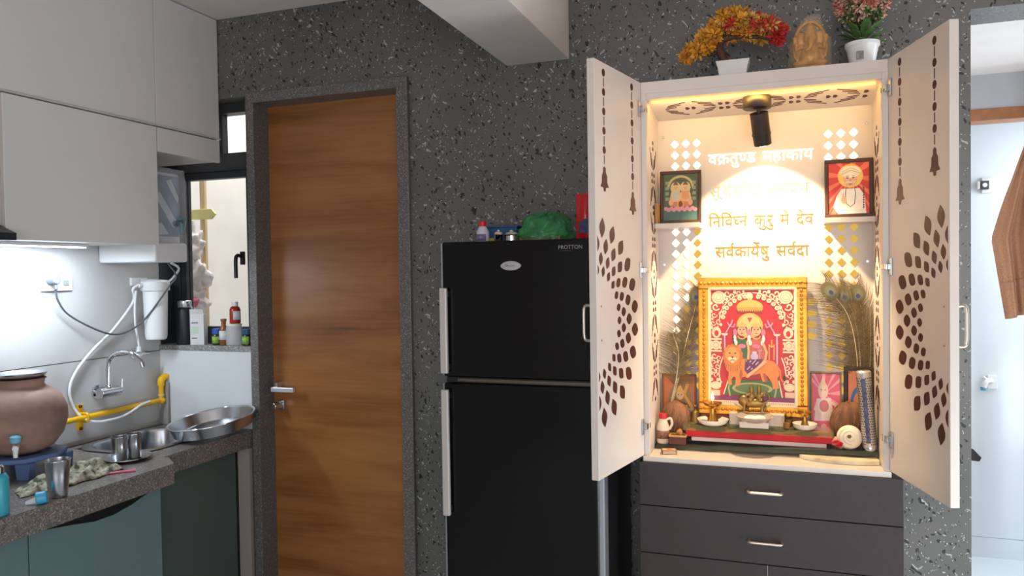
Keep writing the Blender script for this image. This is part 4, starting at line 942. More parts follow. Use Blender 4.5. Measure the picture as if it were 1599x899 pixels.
# lion
P.poly([(300, 540), (350, 552), (460, 548), (510, 562), (536, 600), (540, 650), (528, 668), (538, 735), (500, 742), (494, 700), (470, 660), (445, 640), (460, 690), (436, 696), (420, 640), (350, 660), (306, 668), (290, 725), (262, 730), (266, 670), (236, 660), (242, 722), (214, 716), (222, 640), (226, 560)], OR)
P.poly([(436, 640), (455, 640), (470, 690), (452, 700)], DO); P.poly([(300, 600), (312, 650), (296, 690), (288, 660)], DO)
P.line([(524, 580), (546, 620), (548, 665), (560, 690), (574, 684)], 9, OR); P.el(572, 668, 10, 18, (70, 36, 26))
mane = [(248+(62+6*(i % 2))*math.cos(i*math.pi/14)*(1.0), 528+(72+10*(i % 2))*math.sin(i*math.pi/14)) for i in range(28)]
P.poly(mane, (214, 118, 40)); P.el(248, 590, 48, 56, (226, 130, 46)); P.el(246, 520, 46, 52, (240, 158, 76))
for e in (-1, 1):
    P.el(246+e*38, 486, 13, 14, (226, 138, 58)); P.el(246+e*18, 510, 7, 4.5, (70, 40, 20)); P.el(246+e*14, 548, 14, 11, (250, 216, 170))
P.poly([(234, 512), (258, 512), (256, 536), (246, 544), (236, 536)], (232, 146, 66)); P.poly([(236, 532), (256, 532), (246, 545)], (110, 52, 34)); P.line([(232, 558), (246, 553), (260, 558)], 3, (110, 52, 34)); P.el(246, 568, 12, 8, (250, 220, 180))
for i in range(9): a = math.radians(30+i*15); P.line([(248+50*math.cos(a), 545+48*math.sin(a)), (248+62*math.cos(a), 560+72*math.sin(a))], 4, (186, 90, 30))
# skirt and legs of the rider
P.poly([(328, 552), (440, 546), (424, 582), (346, 652), (322, 620)], (112, 46, 84))
for i in range(22): P.el(336+((i*37) % 90), 560+((i*23) % 60)-((i*37) % 90)*.15, 3.5, 3.5, (222, 190, 214))
P.poly([(452, 548), (462, 566), (400, 622), (344, 672), (330, 668), (338, 650), (392, 606)], FL)
P.poly([(108, 796), (632, 796), (632, 826), (108, 826)], PU); P.poly([(108, 826), (632, 826), (632, 845), (108, 845)], CR)
for i in range(40): P.poly([(112+i*13, 832), (117+i*13, 832), (117+i*13, 843), (112+i*13, 843)], (206, 160, 120))
P.put(fm, -.150, .150, .043, .466, -.0095, 540, 765, 100, 80)
for a in ((-.156, -.1485, .036, .472), (.1485, .156, .036, .472), (-.156, .156, .036, .0435), (-.156, .156, .4655, .472)):
    B(a[0], a[1], -.0135, -.008, a[2], a[3]).obj('inner_slip', mat('cream_slip', (240, 214, 170), .4, .2), fm)

# frame with the couple on the left shelf
fl_ = frame('dark_picture_frame', 'small dark brown frame with a greenish print of two seated figures, left shelf', (-.350, -.078, 1.7185), .152, .200, .013, .014, mat('dark_brown_frame', (74, 46, 30), .4), tilt=4, rz=2)
P = Print(); P.poly([(0, 0), (100, 0), (100, 140), (0, 140)], (72, 86, 62))
P.poly([(0, 108), (100, 108), (100, 140), (0, 140)], (70, 102, 92)); P.ring(50, 44, 36, 7, (176, 166, 112), 180, 360)
for s_ in (-1, 1):
    for i in range(4): P.poly([(50+s_*34, 22+i*16), (50+s_*44, 22+i*16), (50+s_*44, 32+i*16), (50+s_*34, 32+i*16)], (132, 142, 112))
for x, c_ in ((36, (180, 186, 170)), (64, (206, 150, 92))):
    P.el(x, 42, 15, 18, (196, 182, 130)); P.poly([(x-8, 34), (x, 18), (x+8, 34)], (120, 84, 50)); P.el(x, 42, 7, 9, (214, 170, 130))
    for e in (-3, 3): P.el(x+e, 41, 1.3, .9, (50, 30, 22))
    P.el(x, 46, 2, .8, (170, 60, 50)); P.poly([(x-12, 52), (x+12, 52), (x+17, 92), (x-17, 92)], c_); P.line([(x-11, 56), (x-14, 74), (x-2, 82)], 5, (214, 170, 130)); P.line([(x+11, 56), (x+14, 74), (x+2, 82)], 5, (214, 170, 130)); P.el(x, 92, 19, 8, (190, 120, 90))
P.el(50, 92, 10, 14, (210, 160, 60)); P.el(50, 92, 6, 10, (120, 60, 30))
for i in range(12): P.el(8+i*7.6, 104+(i % 2)*4, 6, 6, (206, 138, 150))
for x in (22, 78): P.el(x, 86, 7, 9, (214, 160, 120)); P.el(x, 74, 4, 5, (206, 160, 120))
P.put(fl_, -.064, .064, .012, .188, -.004, 100, 140)
g = B(-.0055, .0055, -.05, .05, 0, .075); tag(g.obj('small_card', mat('kraft_card', (176, 132, 80), .7), loc=(-.4315, -.086, 1.7185), bevel=.001), 'narrow brown card leaning beside the left shelf frame', 'card')

# frame with the man on the right shelf
fr_ = frame('dark_picture_frame', 'small dark brown frame with a man in white turban on red rays, right shelf', (.231, -.078, 1.7185), .158, .208, .014, .014, mat('dark_brown_frame'), tilt=4, rz=-3)
P = Print(); P.poly([(0, 0), (100, 0), (100, 130), (0, 130)], (204, 60, 52))
for i in range(24):
    a = math.radians(i*15); P.poly([(54, 36), (54+140*math.cos(a), 36+140*math.sin(a)), (54+140*math.cos(a+.10), 36+140*math.sin(a+.10))], (232, 116, 84))
P.poly([(-60, 130), (0, 130), (0, 0), (-60, 0)], (120, 80, 60)) if False else None
P.g.v = [(min(100, max(0, x)), d_, min(130, max(0, z))) for x, d_, z in P.g.v]
P.el(54, 34, 31, 30, (238, 196, 96)); P.poly([(32, 66), (76, 66), (88, 84), (92, 130), (24, 130), (12, 112), (20, 84)], (244, 236, 222)); P.poly([(12, 112), (28, 104), (40, 92), (46, 98), (30, 116), (18, 120)], (236, 224, 208))
P.el(54, 42, 17, 19, (226, 172, 130)); P.el(54, 24, 25, 15, (240, 226, 196)); P.line([(32, 30), (54, 20), (78, 28)], 3, (214, 190, 150)); P.line([(34, 24), (54, 14), (74, 22)], 2, (214, 190, 150))
for e in (-7, 7): P.el(54+e, 39, 3, 1.6, (60, 34, 24)); P.line([(54+e-4, 34.5), (54+e+4, 34.5)], 1.5, (120, 84, 60))
P.el(54, 45, 2, 4, (206, 148, 108)); P.line([(42, 51), (48, 49), (54, 50.5), (60, 49), (66, 51)], 3, (226, 214, 196)); P.el(54, 55, 4, 1.4, (170, 80, 70))
P.line([(44, 60), (42, 80), (44, 104), (54, 112), (64, 104), (66, 80), (64, 60)], 1.8, (120, 96, 66)); P.el(38, 94, 7, 10, (230, 184, 146)); P.line([(36, 88), (36, 78)], 3, (230, 184, 146))
for i in range(9): P.el(86, 66+i*6, 1.8, 2.4, (96, 50, 30))
P.line([(86, 60), (86, 120)], .8, (96, 50, 30))
P.put(fr_, -.066, .066, .013, .195, -.004, 100, 130)

# lower small pictures
f1 = frame('wooden_picture_frame', 'small brown picture behind the left coconut and feather quills', (-.368, -.043, .905), .130, .240, .007, .010, mat('orange_brown_frame', (150, 82, 36), .45), tilt=3)
P = Print(); P.poly([(0, 0), (60, 0), (60, 110), (0, 110)], (196, 110, 44)); P.el(32, 46, 22, 34, (150, 118, 60)); P.el(32, 34, 8, 10, (196, 156, 100)); P.poly([(16, 50), (48, 50), (54, 90), (10, 90)], (120, 92, 50)); P.el(32, 72, 8, 12, (206, 168, 120)); P.line([(48, 12), (40, 34), (56, 60)], 6, (220, 160, 60)); P.poly([(44, 60), (60, 60), (60, 110), (44, 110)], (196, 186, 170))
for e in (-3, 3): P.el(32+e, 33, 1.2, 1, (50, 30, 20))
P.el(32, 36, 7, 9, (222, 178, 128)); P.poly([(24, 30), (32, 14), (40, 30)], (226, 176, 70)); P.line([(20, 54), (14, 70), (26, 82)], 4, (222, 178, 128)); P.line([(44, 54), (50, 70), (38, 82)], 4, (222, 178, 128)); P.el(32, 88, 20, 7, (206, 120, 60))
for e in (-3, 3): P.el(32+e, 35, 1.3, 1, (50, 30, 20))
P.put(f1, -.058, .058, .008, .232, -.003, 60, 110)
f2 = frame('thin_picture_frame', 'small pink picture in a thin brass frame right of the gold frame', (.155, -.046, .918), .105, .250, .006, .010, mat('old_brass_frame', (140, 104, 66), .45, .3), tilt=4)
P = Print(); P.poly([(0, 0), (60, 0), (60, 110), (0, 110)], (222, 80, 104))
for i in range(9): a = math.radians(200+i*22); P.poly([(26, 34), (26+60*math.cos(a), 34+60*math.sin(a)), (26+60*math.cos(a+.13), 34+60*math.sin(a+.13))], (242, 150, 160))
P.g.v = [(min(60, max(0, x)), d_, min(110, max(0, z))) for x, d_, z in P.g.v]
P.el(24, 28, 11, 14, (238, 196, 176)); P.poly([(16, 20), (24, 4), (32, 20)], (226, 190, 150)); P.poly([(10, 42), (40, 40), (48, 78), (4, 80)], (236, 206, 196)); P.el(26, 54, 10, 10, (206, 110, 110)); P.el(40, 70, 9, 10, (240, 214, 196)); P.line([(12, 46), (6, 60), (18, 70)], 5, (238, 196, 176)); P.line([(36, 46), (50, 52), (54, 64)], 5, (238, 196, 176))
for e in (-4, 4): P.el(24+e, 27, 1.4, 1, (60, 30, 30))
for i in range(9): P.el(6+i*6.4, 92+(i % 3)*5, 7, 8, (236, 150, 176))
P.put(f2, -.047, .047, .007, .243, -.003, 60, 110)
f3 = frame('black_picture_frame', 'small dark framed picture with a blue arc behind the incense tube', (.262, -.050, .921), .100, .270, .016, .012, mat('black_brown_frame', (50, 32, 26), .4), tilt=3, rz=-10)
P = Print(); P.poly([(0, 0), (60, 0), (60, 100), (0, 100)], (206, 124, 84)); P.ring(34, 50, 24, 8, (52, 110, 176), 90, 300); P.el(36, 54, 16, 24, (196, 140, 80)); P.el(36, 40, 7, 9, (226, 176, 130)); P.poly([(24, 60), (48, 60), (54, 92), (18, 92)], (206, 160, 90))
for e in (-3, 3): P.el(36+e, 39, 1.2, .9, (50, 30, 20))
P.put(f3, -.035, .035, .015, .255, -.004, 60, 100)

# ------------------------------------------------------------------ glass platforms and offerings
M_GE = mat('green_edge_glass', (150, 166, 104), .04, alpha=.30, spec=.9)
M_GD = mat('dark_green_glass_slab', (78, 88, 68), .04, alpha=.5, spec=.9)
GT = math.atan2(.020, .75)
gs = tag(B(-.374, .374, -.08, .08, 0, .016).obj('glass_slab', M_GD, bevel=.001, loc=(-.064, -.112, .8975), rot=(0, -GT, 0)), 'wide dark green glass slab lying across the shrine shelf', 'glass slab')
def gz(x): return .8975+.016+(x+.064)*math.tan(GT)+.0006
m_ = G().prism([(-.125, 0), (.125, 0), (.125, -.030), (.09, -.046), (.04, -.056), (-.02, -.054), (-.07, -.040), (-.11, -.018)], 0, .0145, 'xy')
tag(m_.obj('marble_slab', mat('veined_marble', (222, 206, 176), .35, noise_amt=.25, noise_scale=22), bevel=.002, loc=(.185, -.195, .8862)), 'pale veined marble slab with a curved front edge at the right of the shelf', 'marble slab')
tag(B(-.23, .23, -.055, .065, 0, .016).obj('folded_cloth', mat('pinkish_white_cloth', (232, 206, 196), .9, noise_amt=.06, noise_scale=20), bevel=.004, loc=(-.08, -.105, .9175)), 'folded pinkish white cloth under the red board', 'cloth')
tag(B(-.25, .25, -.062, .068, 0, .023).obj('red_board', mat('red_cloth_board', (196, 30, 42), .6, noise_amt=.12, noise_scale=20), bevel=.003, loc=(-.08, -.105, .9340)), 'flat red cloth-covered board under the thick glass', 'board')
tag(B(-.256, .256, -.066, .070, 0, .018).obj('glass_platform', M_GE, bevel=.001, loc=(-.082, -.105, .9574)), 'thick clear green-edged glass platform on the red board', 'glass platform')
Z2 = .9757
tag(B(-.185, .185, -.014, .016, 0, .0290).obj('wooden_plinth', mat('rosewood', (120, 62, 48), .4, noise_amt=.15), bevel=.001, loc=(-.098, -.072, Z2)), 'low reddish wooden plinth under the gold frame', 'plinth')
tag(B(-.095, .095, -.010, .016, 0, .044).obj('white_pedestal', mat('pale_marble', (226, 206, 190), .4, noise_amt=.06), bevel=.002, loc=(-.083, -.104, Z2)), 'pale pedestal block under the brass idol', 'pedestal')
tag(B(-.05, .05, -.022, .018, 0, .022).obj('white_step', mat('pale_marble'), bevel=.002, loc=(-.090, -.145, Z2)), 'small pale block under the silver bowl', 'block')
bw = thing('silver_bowl', 'shallow fluted silver bowl in front of the brass idol', 'bowl', (-.088, -.166, Z2+.0225))
G().lathe([(0, 0), (.030, .0), (.045, .006), (.064, .020), (.068, .024), (.066, .025), (.044, .010), (.02, .004), (0, .004)], 48, wob=lambda a, k: 1+(.02*math.cos(16*a) if k in (3, 4, 5) else 0)).obj('bowl', mat('silver', (232, 222, 212), .25, .6), bw, smooth=50)
G().ell((-.012, 0, .014), (.024, .020, .010), 12, 8).ell((.016, .006, .014), (.022, .018, .010), 12, 8).obj('offering', mat('white_sugar', (246, 238, 226), .5), bw, smooth=60)

M_OLDB = mat('aged_brass', (150, 122, 74), .38, .85, noise_amt=.25, noise_scale=60)
def remesh(o, vox):
    m = o.modifiers.new('remesh', 'REMESH'); m.mode = 'VOXEL'; m.voxel_size = vox; m.use_smooth_shade = True
    s = o.modifiers.new('smooth', 'SMOOTH'); s.factor = .5; s.iterations = 2
    return o
idl = thing('brass_idol', 'aged brass idol of twin seated figures riding a lion', 'idol', (-.094, -.104, Z2+.0443))
g = G()
g.box(-.056, .056, -.014, .014, 0, .006)
g.ell((.004, 0, .036), (.042, .012, .017)).ell((-.034, -.004, .044), (.018, .014, .021)).ell((-.040, -.012, .044), (.009, .008, .009))
for x, y in ((-.032, -.006), (-.022, .006), (.030, -.006), (.038, .006)): g.tube([(x, y, .030), (x+.002, y, .018), (x-.001, y, .005)], [.008, .006, .006], 8)
g.tube(spline([(.044, 0, .040), (.056, 0, .052), (.053, 0, .070), (.044, 0, .078)], 5), .004, 6)
for s_ in (-1, 1):
    x = .008+s_*.013
    g.ell((x, -.002, .062), (.012, .010, .015)).ell((x, -.003, .084), (.008, .0075, .009)).tube([(x, -.003, .090), (x, -.003, .102)], [.008, .002], 10)
    g.tube([(x+s_*.008, -.004, .070), (x+s_*.020, -.008, .064), (x+s_*.017, -.010, .076)], [.005, .004, .004], 8).tube([(x, -.006, .052), (x+s_*.012, -.012, .048)], [.009, .006], 8)
remesh(g.obj('figure', M_OLDB, idl), .0022)

def diya(label, x, y, sc):
    p = G().lathe([(0, .003), (.034, .003), (.048, .010), (.0545, .021), (.056, .021), (.050, .008), (.036, 0), (0, 0)], 40).obj('white_saucer', mat('white_porcelain', (240, 228, 214), .25), smooth=40, loc=(x, y, Z2+.0002)); p.scale = (sc/1.15, sc/1.15, 1); tag(p,
            ('white saucer under the left brass lamp with a flame' if x < 0 else 'white saucer under the right brass lamp'), 'saucer', 'white saucers')
    d_ = thing('brass_lamp', label, 'oil lamp', (x, y, Z2+.0035), group='brass oil lamps'); d_.scale = (sc, sc, sc)
    G().lathe([(0, 0), (.019, 0), (.021, .003), (.013, .022), (.009, .040), (.008, .048), (.012, .054), (.026, .060), (.029, .066), (.028, .068), (.022, .064), (0, .062)], 32).obj('lamp_body', M_BRASS, d_, smooth=40)
    G().tube([(.0, 0, .062), (.0, 0, .074)], .0018, 8).obj('wick', mat('wick', (214, 190, 150), .9), d_)
    return d_
d1 = diya('small brass oil lamp with a burning flame on the left saucer', -.235, -.132, 1.15)
G().lathe([(0, .072), (.0032, .076), (.0042, .083), (.0028, .092), (0, .102)], 12).obj('flame', mat('flame', (255, 222, 150), .5, emit=22.0), d1, smooth=60)
diya('small brass oil lamp without flame on the right saucer', .080, -.132, .85)
b = thing('brass_bell', 'small brass hand bell at the left end of the glass platform', 'bell', (-.303, -.085, Z2))
G().lathe([(.026, 0), (.024, .004), (.017, .022), (.014, .036), (.006, .042), (0, .043)], 24).obj('bell_cup', M_OLDB, b, smooth=40)
G().lathe([(.004, .043), (.004, .052), (.007, .056), (.004, .062), (0, .064)], 16).obj('grip', M_OLDB, b, smooth=40)
for i, (x, y) in enumerate(((.019, -.151), (.027, -.097))):
    o_ = thing('oil_glass', 'tiny glass of golden oil beside the right lamp, '+('nearer the brass idol' if i == 0 else 'nearer the gold frame edge'), 'glass', (x, y, Z2), group='tiny oil glasses')
    G().lathe([(0, 0), (.011, 0), (.012, .003), (.0135, .045), (.0125, .045), (.011, .004), (0, .004)], 20).obj('glass', mat('thin_clear_glass', (250, 246, 240), .05, trans=1.0, ior=1.2), o_, smooth=40)
    G().lathe([(0, .0045), (.0105, .0045), (.0115, .024), (0, .024)], 20).obj('oil', mat('golden_oil', (222, 148, 40), .1, trans=.5), o_, smooth=40)

M_COIR = mat('coconut_fibre', (134, 92, 66), .9, noise_amt=.4, noise_scale=36, bump=1.0, stretch=(1, 1, .25))
def coconut(label, loc, r, rx, rz):
    t = thing('coconut', label, 'coconut', loc, group='coconuts'); t.rotation_euler = (rx, 0, rz)
    g = G(); n, m = 40, 22; g.ell((0, 0, 0), r, n, m)
    g.v = [tuple(Vector(p)*(1+.05*math.sin(9*math.atan2(p[1], p[0])+p[2]*40+noise.noise(Vector(p)*30)*3)*.35+.03*noise.noise(Vector(p)*60))) for p in g.v]
    g.obj('husk', M_COIR, t, smooth=180)
    g = G(); rnd = random.Random(int(r[0]*1e4))
    for k in range(110):
        a0 = rnd.uniform(0, 6.283); t0 = rnd.uniform(-1.1, .6); ln = rnd.uniform(.4, .9); pts = []
        for q in range(6):
            th = t0+ln*q/5; an = a0+.25*q/5*rnd.uniform(.4, 1.2); rr_ = 1.012+.016*math.sin(math.pi*q/5)
            pts.append((r[0]*rr_*math.cos(th)*math.cos(an), r[1]*rr_*math.cos(th)*math.sin(an), r[2]*rr_*math.sin(th)))
        g.tube(pts, [.0006, .001, .0011, .0011, .0009, .0003], 4)
    fo = g.obj('fibre_strands', mat('pale_fibre', (162, 118, 84), .9, noise_amt=.3, noise_scale=50), t); fo['kind'] = 'stuff'
    G().tube([(0, 0, r[2]*.95), (.002, 0, r[2]*1.0), (.004, .002, r[2]*1.05)], [.012, .008, .002], 8).obj('fibre_tuft', M_COIR, t, smooth=60)
    return t
coconut('brown husked coconut on the left behind the plastic bottle', (-.374, -.100, gz(-.374)+.074), (.054, .046, .070), 0, 0)
coconut('brown husked coconut on the right behind the white shell', (.226, -.092, gz(.226)+.076), (.064, .038, .074), 0, math.radians(20))
b = thing('plastic_bottle', 'small translucent bottle with red cap and handle at the left of the shrine', 'bottle', (-.412, -.163, gz(-.412)))
G().lathe([(0, 0), (.021, 0), (.023, .004), (.023, .060), (.014, .085), (.012, .090), (0, .090)], 28).obj('body', mat('milky_bottle', (226, 206, 186), .3), b, smooth=40)
G().lathe([(.013, .0905), (.0145, .092), (.0145, .108), (.012, .110), (0, .110)], 20).obj('cap', M_RED, b, smooth=40)
G().tube(spline([(.010, .006, .084), (.026, .008, .090), (.032, .008, .070), (.023, .004, .050)], 5), .005, 8).obj('handle', mat('milky_bottle'), b, smooth=60)
g = G(); k = 12
for i in range(k+1):
    a = math.radians(-165+150*i/k)
    for z in (.018, .048): g.v.append((.0234*math.cos(a), .0234*math.sin(a), z))
for i in range(k): g.f.append((2*i, 2*i+2, 2*i+3, 2*i+1)); g.mi.append(0)
g.obj('paper_label', mat('brown_label', (140, 96, 84), .6, noise_amt=.5, noise_scale=90), b, smooth=60).modifiers.new('s', 'SOLIDIFY').thickness = .0005
b = thing('wooden_tray', 'small square box with yellow rim holding a bead', 'box', (-.356, -.170, gz(-.356)))
B(-.030, .030, -.020, .020, 0, .028).obj('box_body', mat('maroon_box', (96, 54, 44), .5, noise_amt=.2), b, bevel=.001)
g = G().box(-.032, .032, -.022, -.017, .028, .034).box(-.032, .032, .017, .022, .028, .034).box(-.032, -.027, -.017, .017, .028, .034).box(.027, .032, -.017, .017, .028, .034)
g.obj('rim', mat('yellow_wood', (206, 158, 82), .5), b)
tag(crumple(G(), (0, 0, 0), .0125, 18, 12, .5, 90, 3).obj('rudraksha_bead', mat('bead_brown', (170, 112, 66), .6, noise_amt=.2, noise_scale=90), smooth=180, loc=(-.350, -.170, gz(-.356)+.040)), 'round brown rudraksha bead on the small box', 'bead')
b = thing('matchbox', 'matchbox with a red print on the white front edge of the shelf', 'matchbox', (-.379, -.250, .8862), math.radians(14))
B(-.026, .026, -.017, .017, 0, .015).obj('sleeve', mat('matchbox_brown', (142, 96, 62), .7), b, bevel=.0006)
B(-.0225, .0225, -.014, .014, .015, .0155).obj('top_label', mat('matchbox_cream', (228, 190, 150), .6, noise_amt=.2, noise_scale=80), b)
G().prism([(-.010, -.003), (0, -.008), (.012, -.004), (.010, .005), (-.004, .008)], .0155, .0160, 'xy').obj('red_print', mat('print_red', (198, 70, 50), .6), b)
B(-.0225, .0225, -.0176, -.017, .002, .013).obj('tray_end', mat('cream_card', (206, 180, 150), .7), b)

# conch-like white shell, incense tube, red thread
sh = thing('white_shell', 'round white spiral shell beside the incense tube', 'shell', (.222, -.163, gz(.222)+.0400)); sh.rotation_euler = (math.radians(78), 0, math.radians(8))
g = G(); n = 48; prof = []
for k in range(26):
    t_ = k/25*math.pi*.98; prof.append((max(.0005, .0405*math.sin(t_)), -.030*math.cos(t_)))
g.lathe(prof, n, wob=lambda a, k: 1+.022*math.sin(k*1.35+a)); g.obj('shell_body', mat('ivory_shell', (238, 226, 206), .4, noise_amt=.05), sh, smooth=60)
G().tube([((.006+.0009*i*.8)*math.cos(i*.42)*(1 if i < 44 else 1)-.004, (.006+.0009*i*.8)*math.sin(i*.42), .0305*math.sqrt(max(.02, 1-((.0065+.00072*i)/.0405)**2))) for i in range(42)], .0009, 5).obj('spiral_ridge', mat('shell_line', (206, 184, 152), .5), sh, smooth=60)
G().lathe([(0, .0305), (.006, .0300), (.007, .0285), (.006, .0270)], 14, (-.006, .002, 0)).obj('mouth_hole', mat('shell_shadow', (116, 90, 60), .8), sh, smooth=40)
it = thing('incense_tube', 'tall perforated steel incense tube with a blue strip, leaning left', 'incense holder', (.287, -.165, gz(.287))); it.rotation_euler = (0, math.radians(-4.5), 0)
G().lathe([(0, 0), (.0245, 0), (.0250, .003), (.0245, .010), (.024, .012), (0, .012)], 32).obj('base_flange', M_STEEL, it, smooth=40)
G().lathe([(.0235, .012), (.0235, .255), (.0245, .258), (.0245, .266), (.020, .270), (0, .270)], 32).obj('tube', mat('bright_tin', (206, 200, 194), .35, .8), it, smooth=40)
g = G()
for r_ in range(27):
    for c_ in range(22):
        a = math.radians(c_*360/22+(r_ % 2)*8.2)
        if -118 < (math.degrees(a)+180) % 360-180 < -84: continue
        z = .022+r_*.0086; nx, ny = math.cos(a), math.sin(a); tx, ty = -ny, nx; v = []
        for k in range(6):
            q_ = k*math.pi/3; v.append((.0238*nx+.0021*math.cos(q_)*tx, .0238*ny+.0021*math.cos(q_)*ty, z+.0026*math.sin(q_)))
        g.add(v, [tuple(range(6))])
pfo = g.obj('perforations', mat('hole_dark', (62, 58, 62), .8), it); pfo['kind'] = 'stuff'
g = G(); k = 8
for i in range(k+1):
    a = math.radians(-118+34*i/k)
    for z in (.026, .245): g.v.append((.0239*math.cos(a), .0239*math.sin(a), z))
for i in range(k): g.f.append((2*i, 2*i+2, 2*i+3, 2*i+1)); g.mi.append(0)
g.obj('blue_strip', mat('indigo_print', (84, 86, 116), .45, noise_amt=.6, noise_scale=160), it, smooth=60)
tag(G().tube(spline([(.168, -.178, .944), (.180, -.182, .950), (.190, -.180, .944), (.196, -.178, .938), (.188, -.184, .934), (.178, -.184, .936), (.190, -.186, .946), (.2, -.186, .942)], 6), .0042, 8).obj('red_thread', mat('red_thread', (190, 28, 40), .8), smooth=60), 'knotted red thread between the red board and the white shell', 'thread')
tag(crumple(G(), (0, 0, 0), (.022, .012, .016), 20, 14, .6, 60, 2).obj('pink_cloth_scrap', mat('pink_cloth', (226, 170, 158), .9), smooth=180, loc=(.188, -.160, gz(.188)+.020)), 'small crumpled pink cloth beside the white shell', 'cloth')

# ------------------------------------------------------------------ peacock feathers
M_QU = mat('feather_quill', (222, 206, 172), .5); M_BARB = mat('feather_barbs', (124, 102, 62), .55, noise_amt=.4, noise_scale=40); M_EYE = [mat('eye_bronze', (116, 104, 60), .5), mat('eye_green', (122, 124, 84), .5), mat('eye_teal', (130, 128, 112), .5), mat('eye_blue', (58, 58, 96), .4)]
def feather(label, pts, start, bl, eye, dens=120, lean=.0, group='peacock feathers'):
    b0 = Vector(pts[0]); t = thing('peacock_feather', label, 'feather', tuple(b0), group=group)
    S = spline([tuple(Vector(p)-b0) for p in pts], 12); n = len(S)
    G().tube(S, [.0027*(1-.8*i/n) for i in range(n)], 6).obj('quill', M_QU, t, smooth=60)
    g = G(); rnd = random.Random(len(label))
    for k in range(dens):
        f_ = start+(1-start)*(k/dens); i = min(n-2, int(f_*(n-1))); p = S[i].lerp(S[i+1], f_*(n-1)-i)
        tg = (S[i+1]-S[i]).normalized(); sd_ = tg.cross(Vector((0, 1, 0))).normalized()
        for s_ in (-1, 1):
            ln = bl*(.75+.5*rnd.random())*(1-.45*max(0, f_-.8)/.2); up = .45+.5*f_
            d_ = (sd_*s_*(1-.4*f_)+tg*up+Vector((0, rnd.uniform(-.18, .10), 0))).normalized()
            q_ = [p, p+d_*ln*.5+sd_*s_*.004, p+d_*ln+sd_*s_*ln*.22+Vector((0, 0, -.10*ln*(1-f_)))+Vector((lean*ln, 0, 0))]
            w_ = .00085; v = []
            for j, pp in enumerate(q_):
                pr = d_.cross(Vector((0, 1, 0))).normalized()*w_*(1-.35*j); v += [tuple(pp+pr), tuple(pp-pr)]
            g.add(v, [(0, 1, 3, 2), (2, 3, 5, 4)])
    bo = g.obj('barbs', M_BARB, t); bo['kind'] = 'stuff'
    if eye:
        tip = S[-1]; tg = (S[-1]-S[-3]).normalized(); c = tip-tg*.028
        ang = math.atan2(tg.x, tg.z)
        for j, (rx, rz, off) in enumerate(((.027, .034, 0), (.018, .022, -.004), (.013, .015, -.006), (.007, .008, -.008))):
            G().lathe([(1, -.0006), (1, .0006)], 24).obj('eye_ring' if j < 3 else 'eye_spot', M_EYE[j], t, loc=tuple(c+tg*off+Vector((0, -.006-.0014*j, 0))), rot=(math.radians(90), ang, 0)).scale = (rx, rz, 1)
    return t
YR = -.165
feather('peacock feather with the leftmost eye in the right-hand bunch', [(.258, -.031, .93), (.260, -.032, 1.12), (.255, -.045, 1.25), (.225, -.06, 1.38), (.150, -.065, 1.485)], .30, .088, True, 130, -.45)
feather('peacock feather with a dark green eye, second in the right-hand bunch', [(.265, -.030, .93), (.268, -.031, 1.12), (.266, -.044, 1.25), (.245, -.052, 1.38), (.200, -.056, 1.470)], .32, .080, True, 120, -.4)
feather('peacock feather with the rightmost violet eye in the right-hand bunch', [(.272, -.029, .93), (.278, -.030, 1.12), (.282, -.040, 1.25), (.275, -.046, 1.38), (.252, -.048, 1.478)], .30, .078, True, 120, -.35)
feather('thin eyeless peacock feather against the right wall of the shrine', [(.286, -.029, .93), (.296, -.030, 1.12), (.302, -.044, 1.25), (.300, -.046, 1.40)], .25, .050, False, 70, -.1)
feather('peacock feather with a blue eye half hidden behind the gold frame', [(-.415, -.052, .93), (-.395, -.053, 1.045), (-.365, -.054, 1.16), (-.330, -.050, 1.30), (-.305, -.036, 1.40), (-.296, -.034, 1.475)], .30, .080, True, 110, -.2)
feather('curved peacock feather drooping to the left wall of the shrine', [(-.412, -.050, .93), (-.392, -.052, 1.045), (-.372, -.058, 1.15), (-.366, -.06, 1.23), (-.385, -.06, 1.30)], .45, .060, False, 90, -.3)
feather('short peacock feather left of the gold frame', [(-.405, -.051, .93), (-.388, -.053, 1.045), (-.355, -.052, 1.18), (-.335, -.046, 1.29), (-.325, -.040, 1.37)], .35, .065, False, 90, -.1)

# ------------------------------------------------------------------ on top of the prayer cabinet
ZT_ = ZT+.0005
bo_ = thing('bonsai_plant', 'artificial autumn bonsai with yellow and red leaves in a white pot', 'plant', (-.150, -.19, ZT_))
G().prism([(-.046, 0), (.046, 0), (.047, .02), (.051, .045), (.058, .068), (-.058, .068), (-.051, .045), (-.047, .02)], -.036, .036).obj('pot', mat('white_ceramic', (226, 222, 218), .3), bo_, bevel=.003)
M_BARK = mat('dark_bark', (72, 48, 36), .8, noise_amt=.3, noise_scale=40, bump=.5)
G().tube(spline([(-.018, 0, .045), (-.034, 0, .085), (-.046, 0, .12), (-.030, .0, .15), (.020, 0, .152), (.080, -.004, .145), (.13, -.004, .128)], 6), [.016]*6+[.015]*8+[.011]*8+[.007]*9+[.004]*6, 10).tube(spline([(-.042, 0, .115), (-.08, 0, .10), (-.13, .0, .108)], 6), [.008]*5+[.005]*8, 8).tube(spline([(-.03, 0, .15), (-.02, 0, .19), (.01, 0, .22)], 6), .006, 8).obj('trunk', M_BARK, bo_, smooth=60)
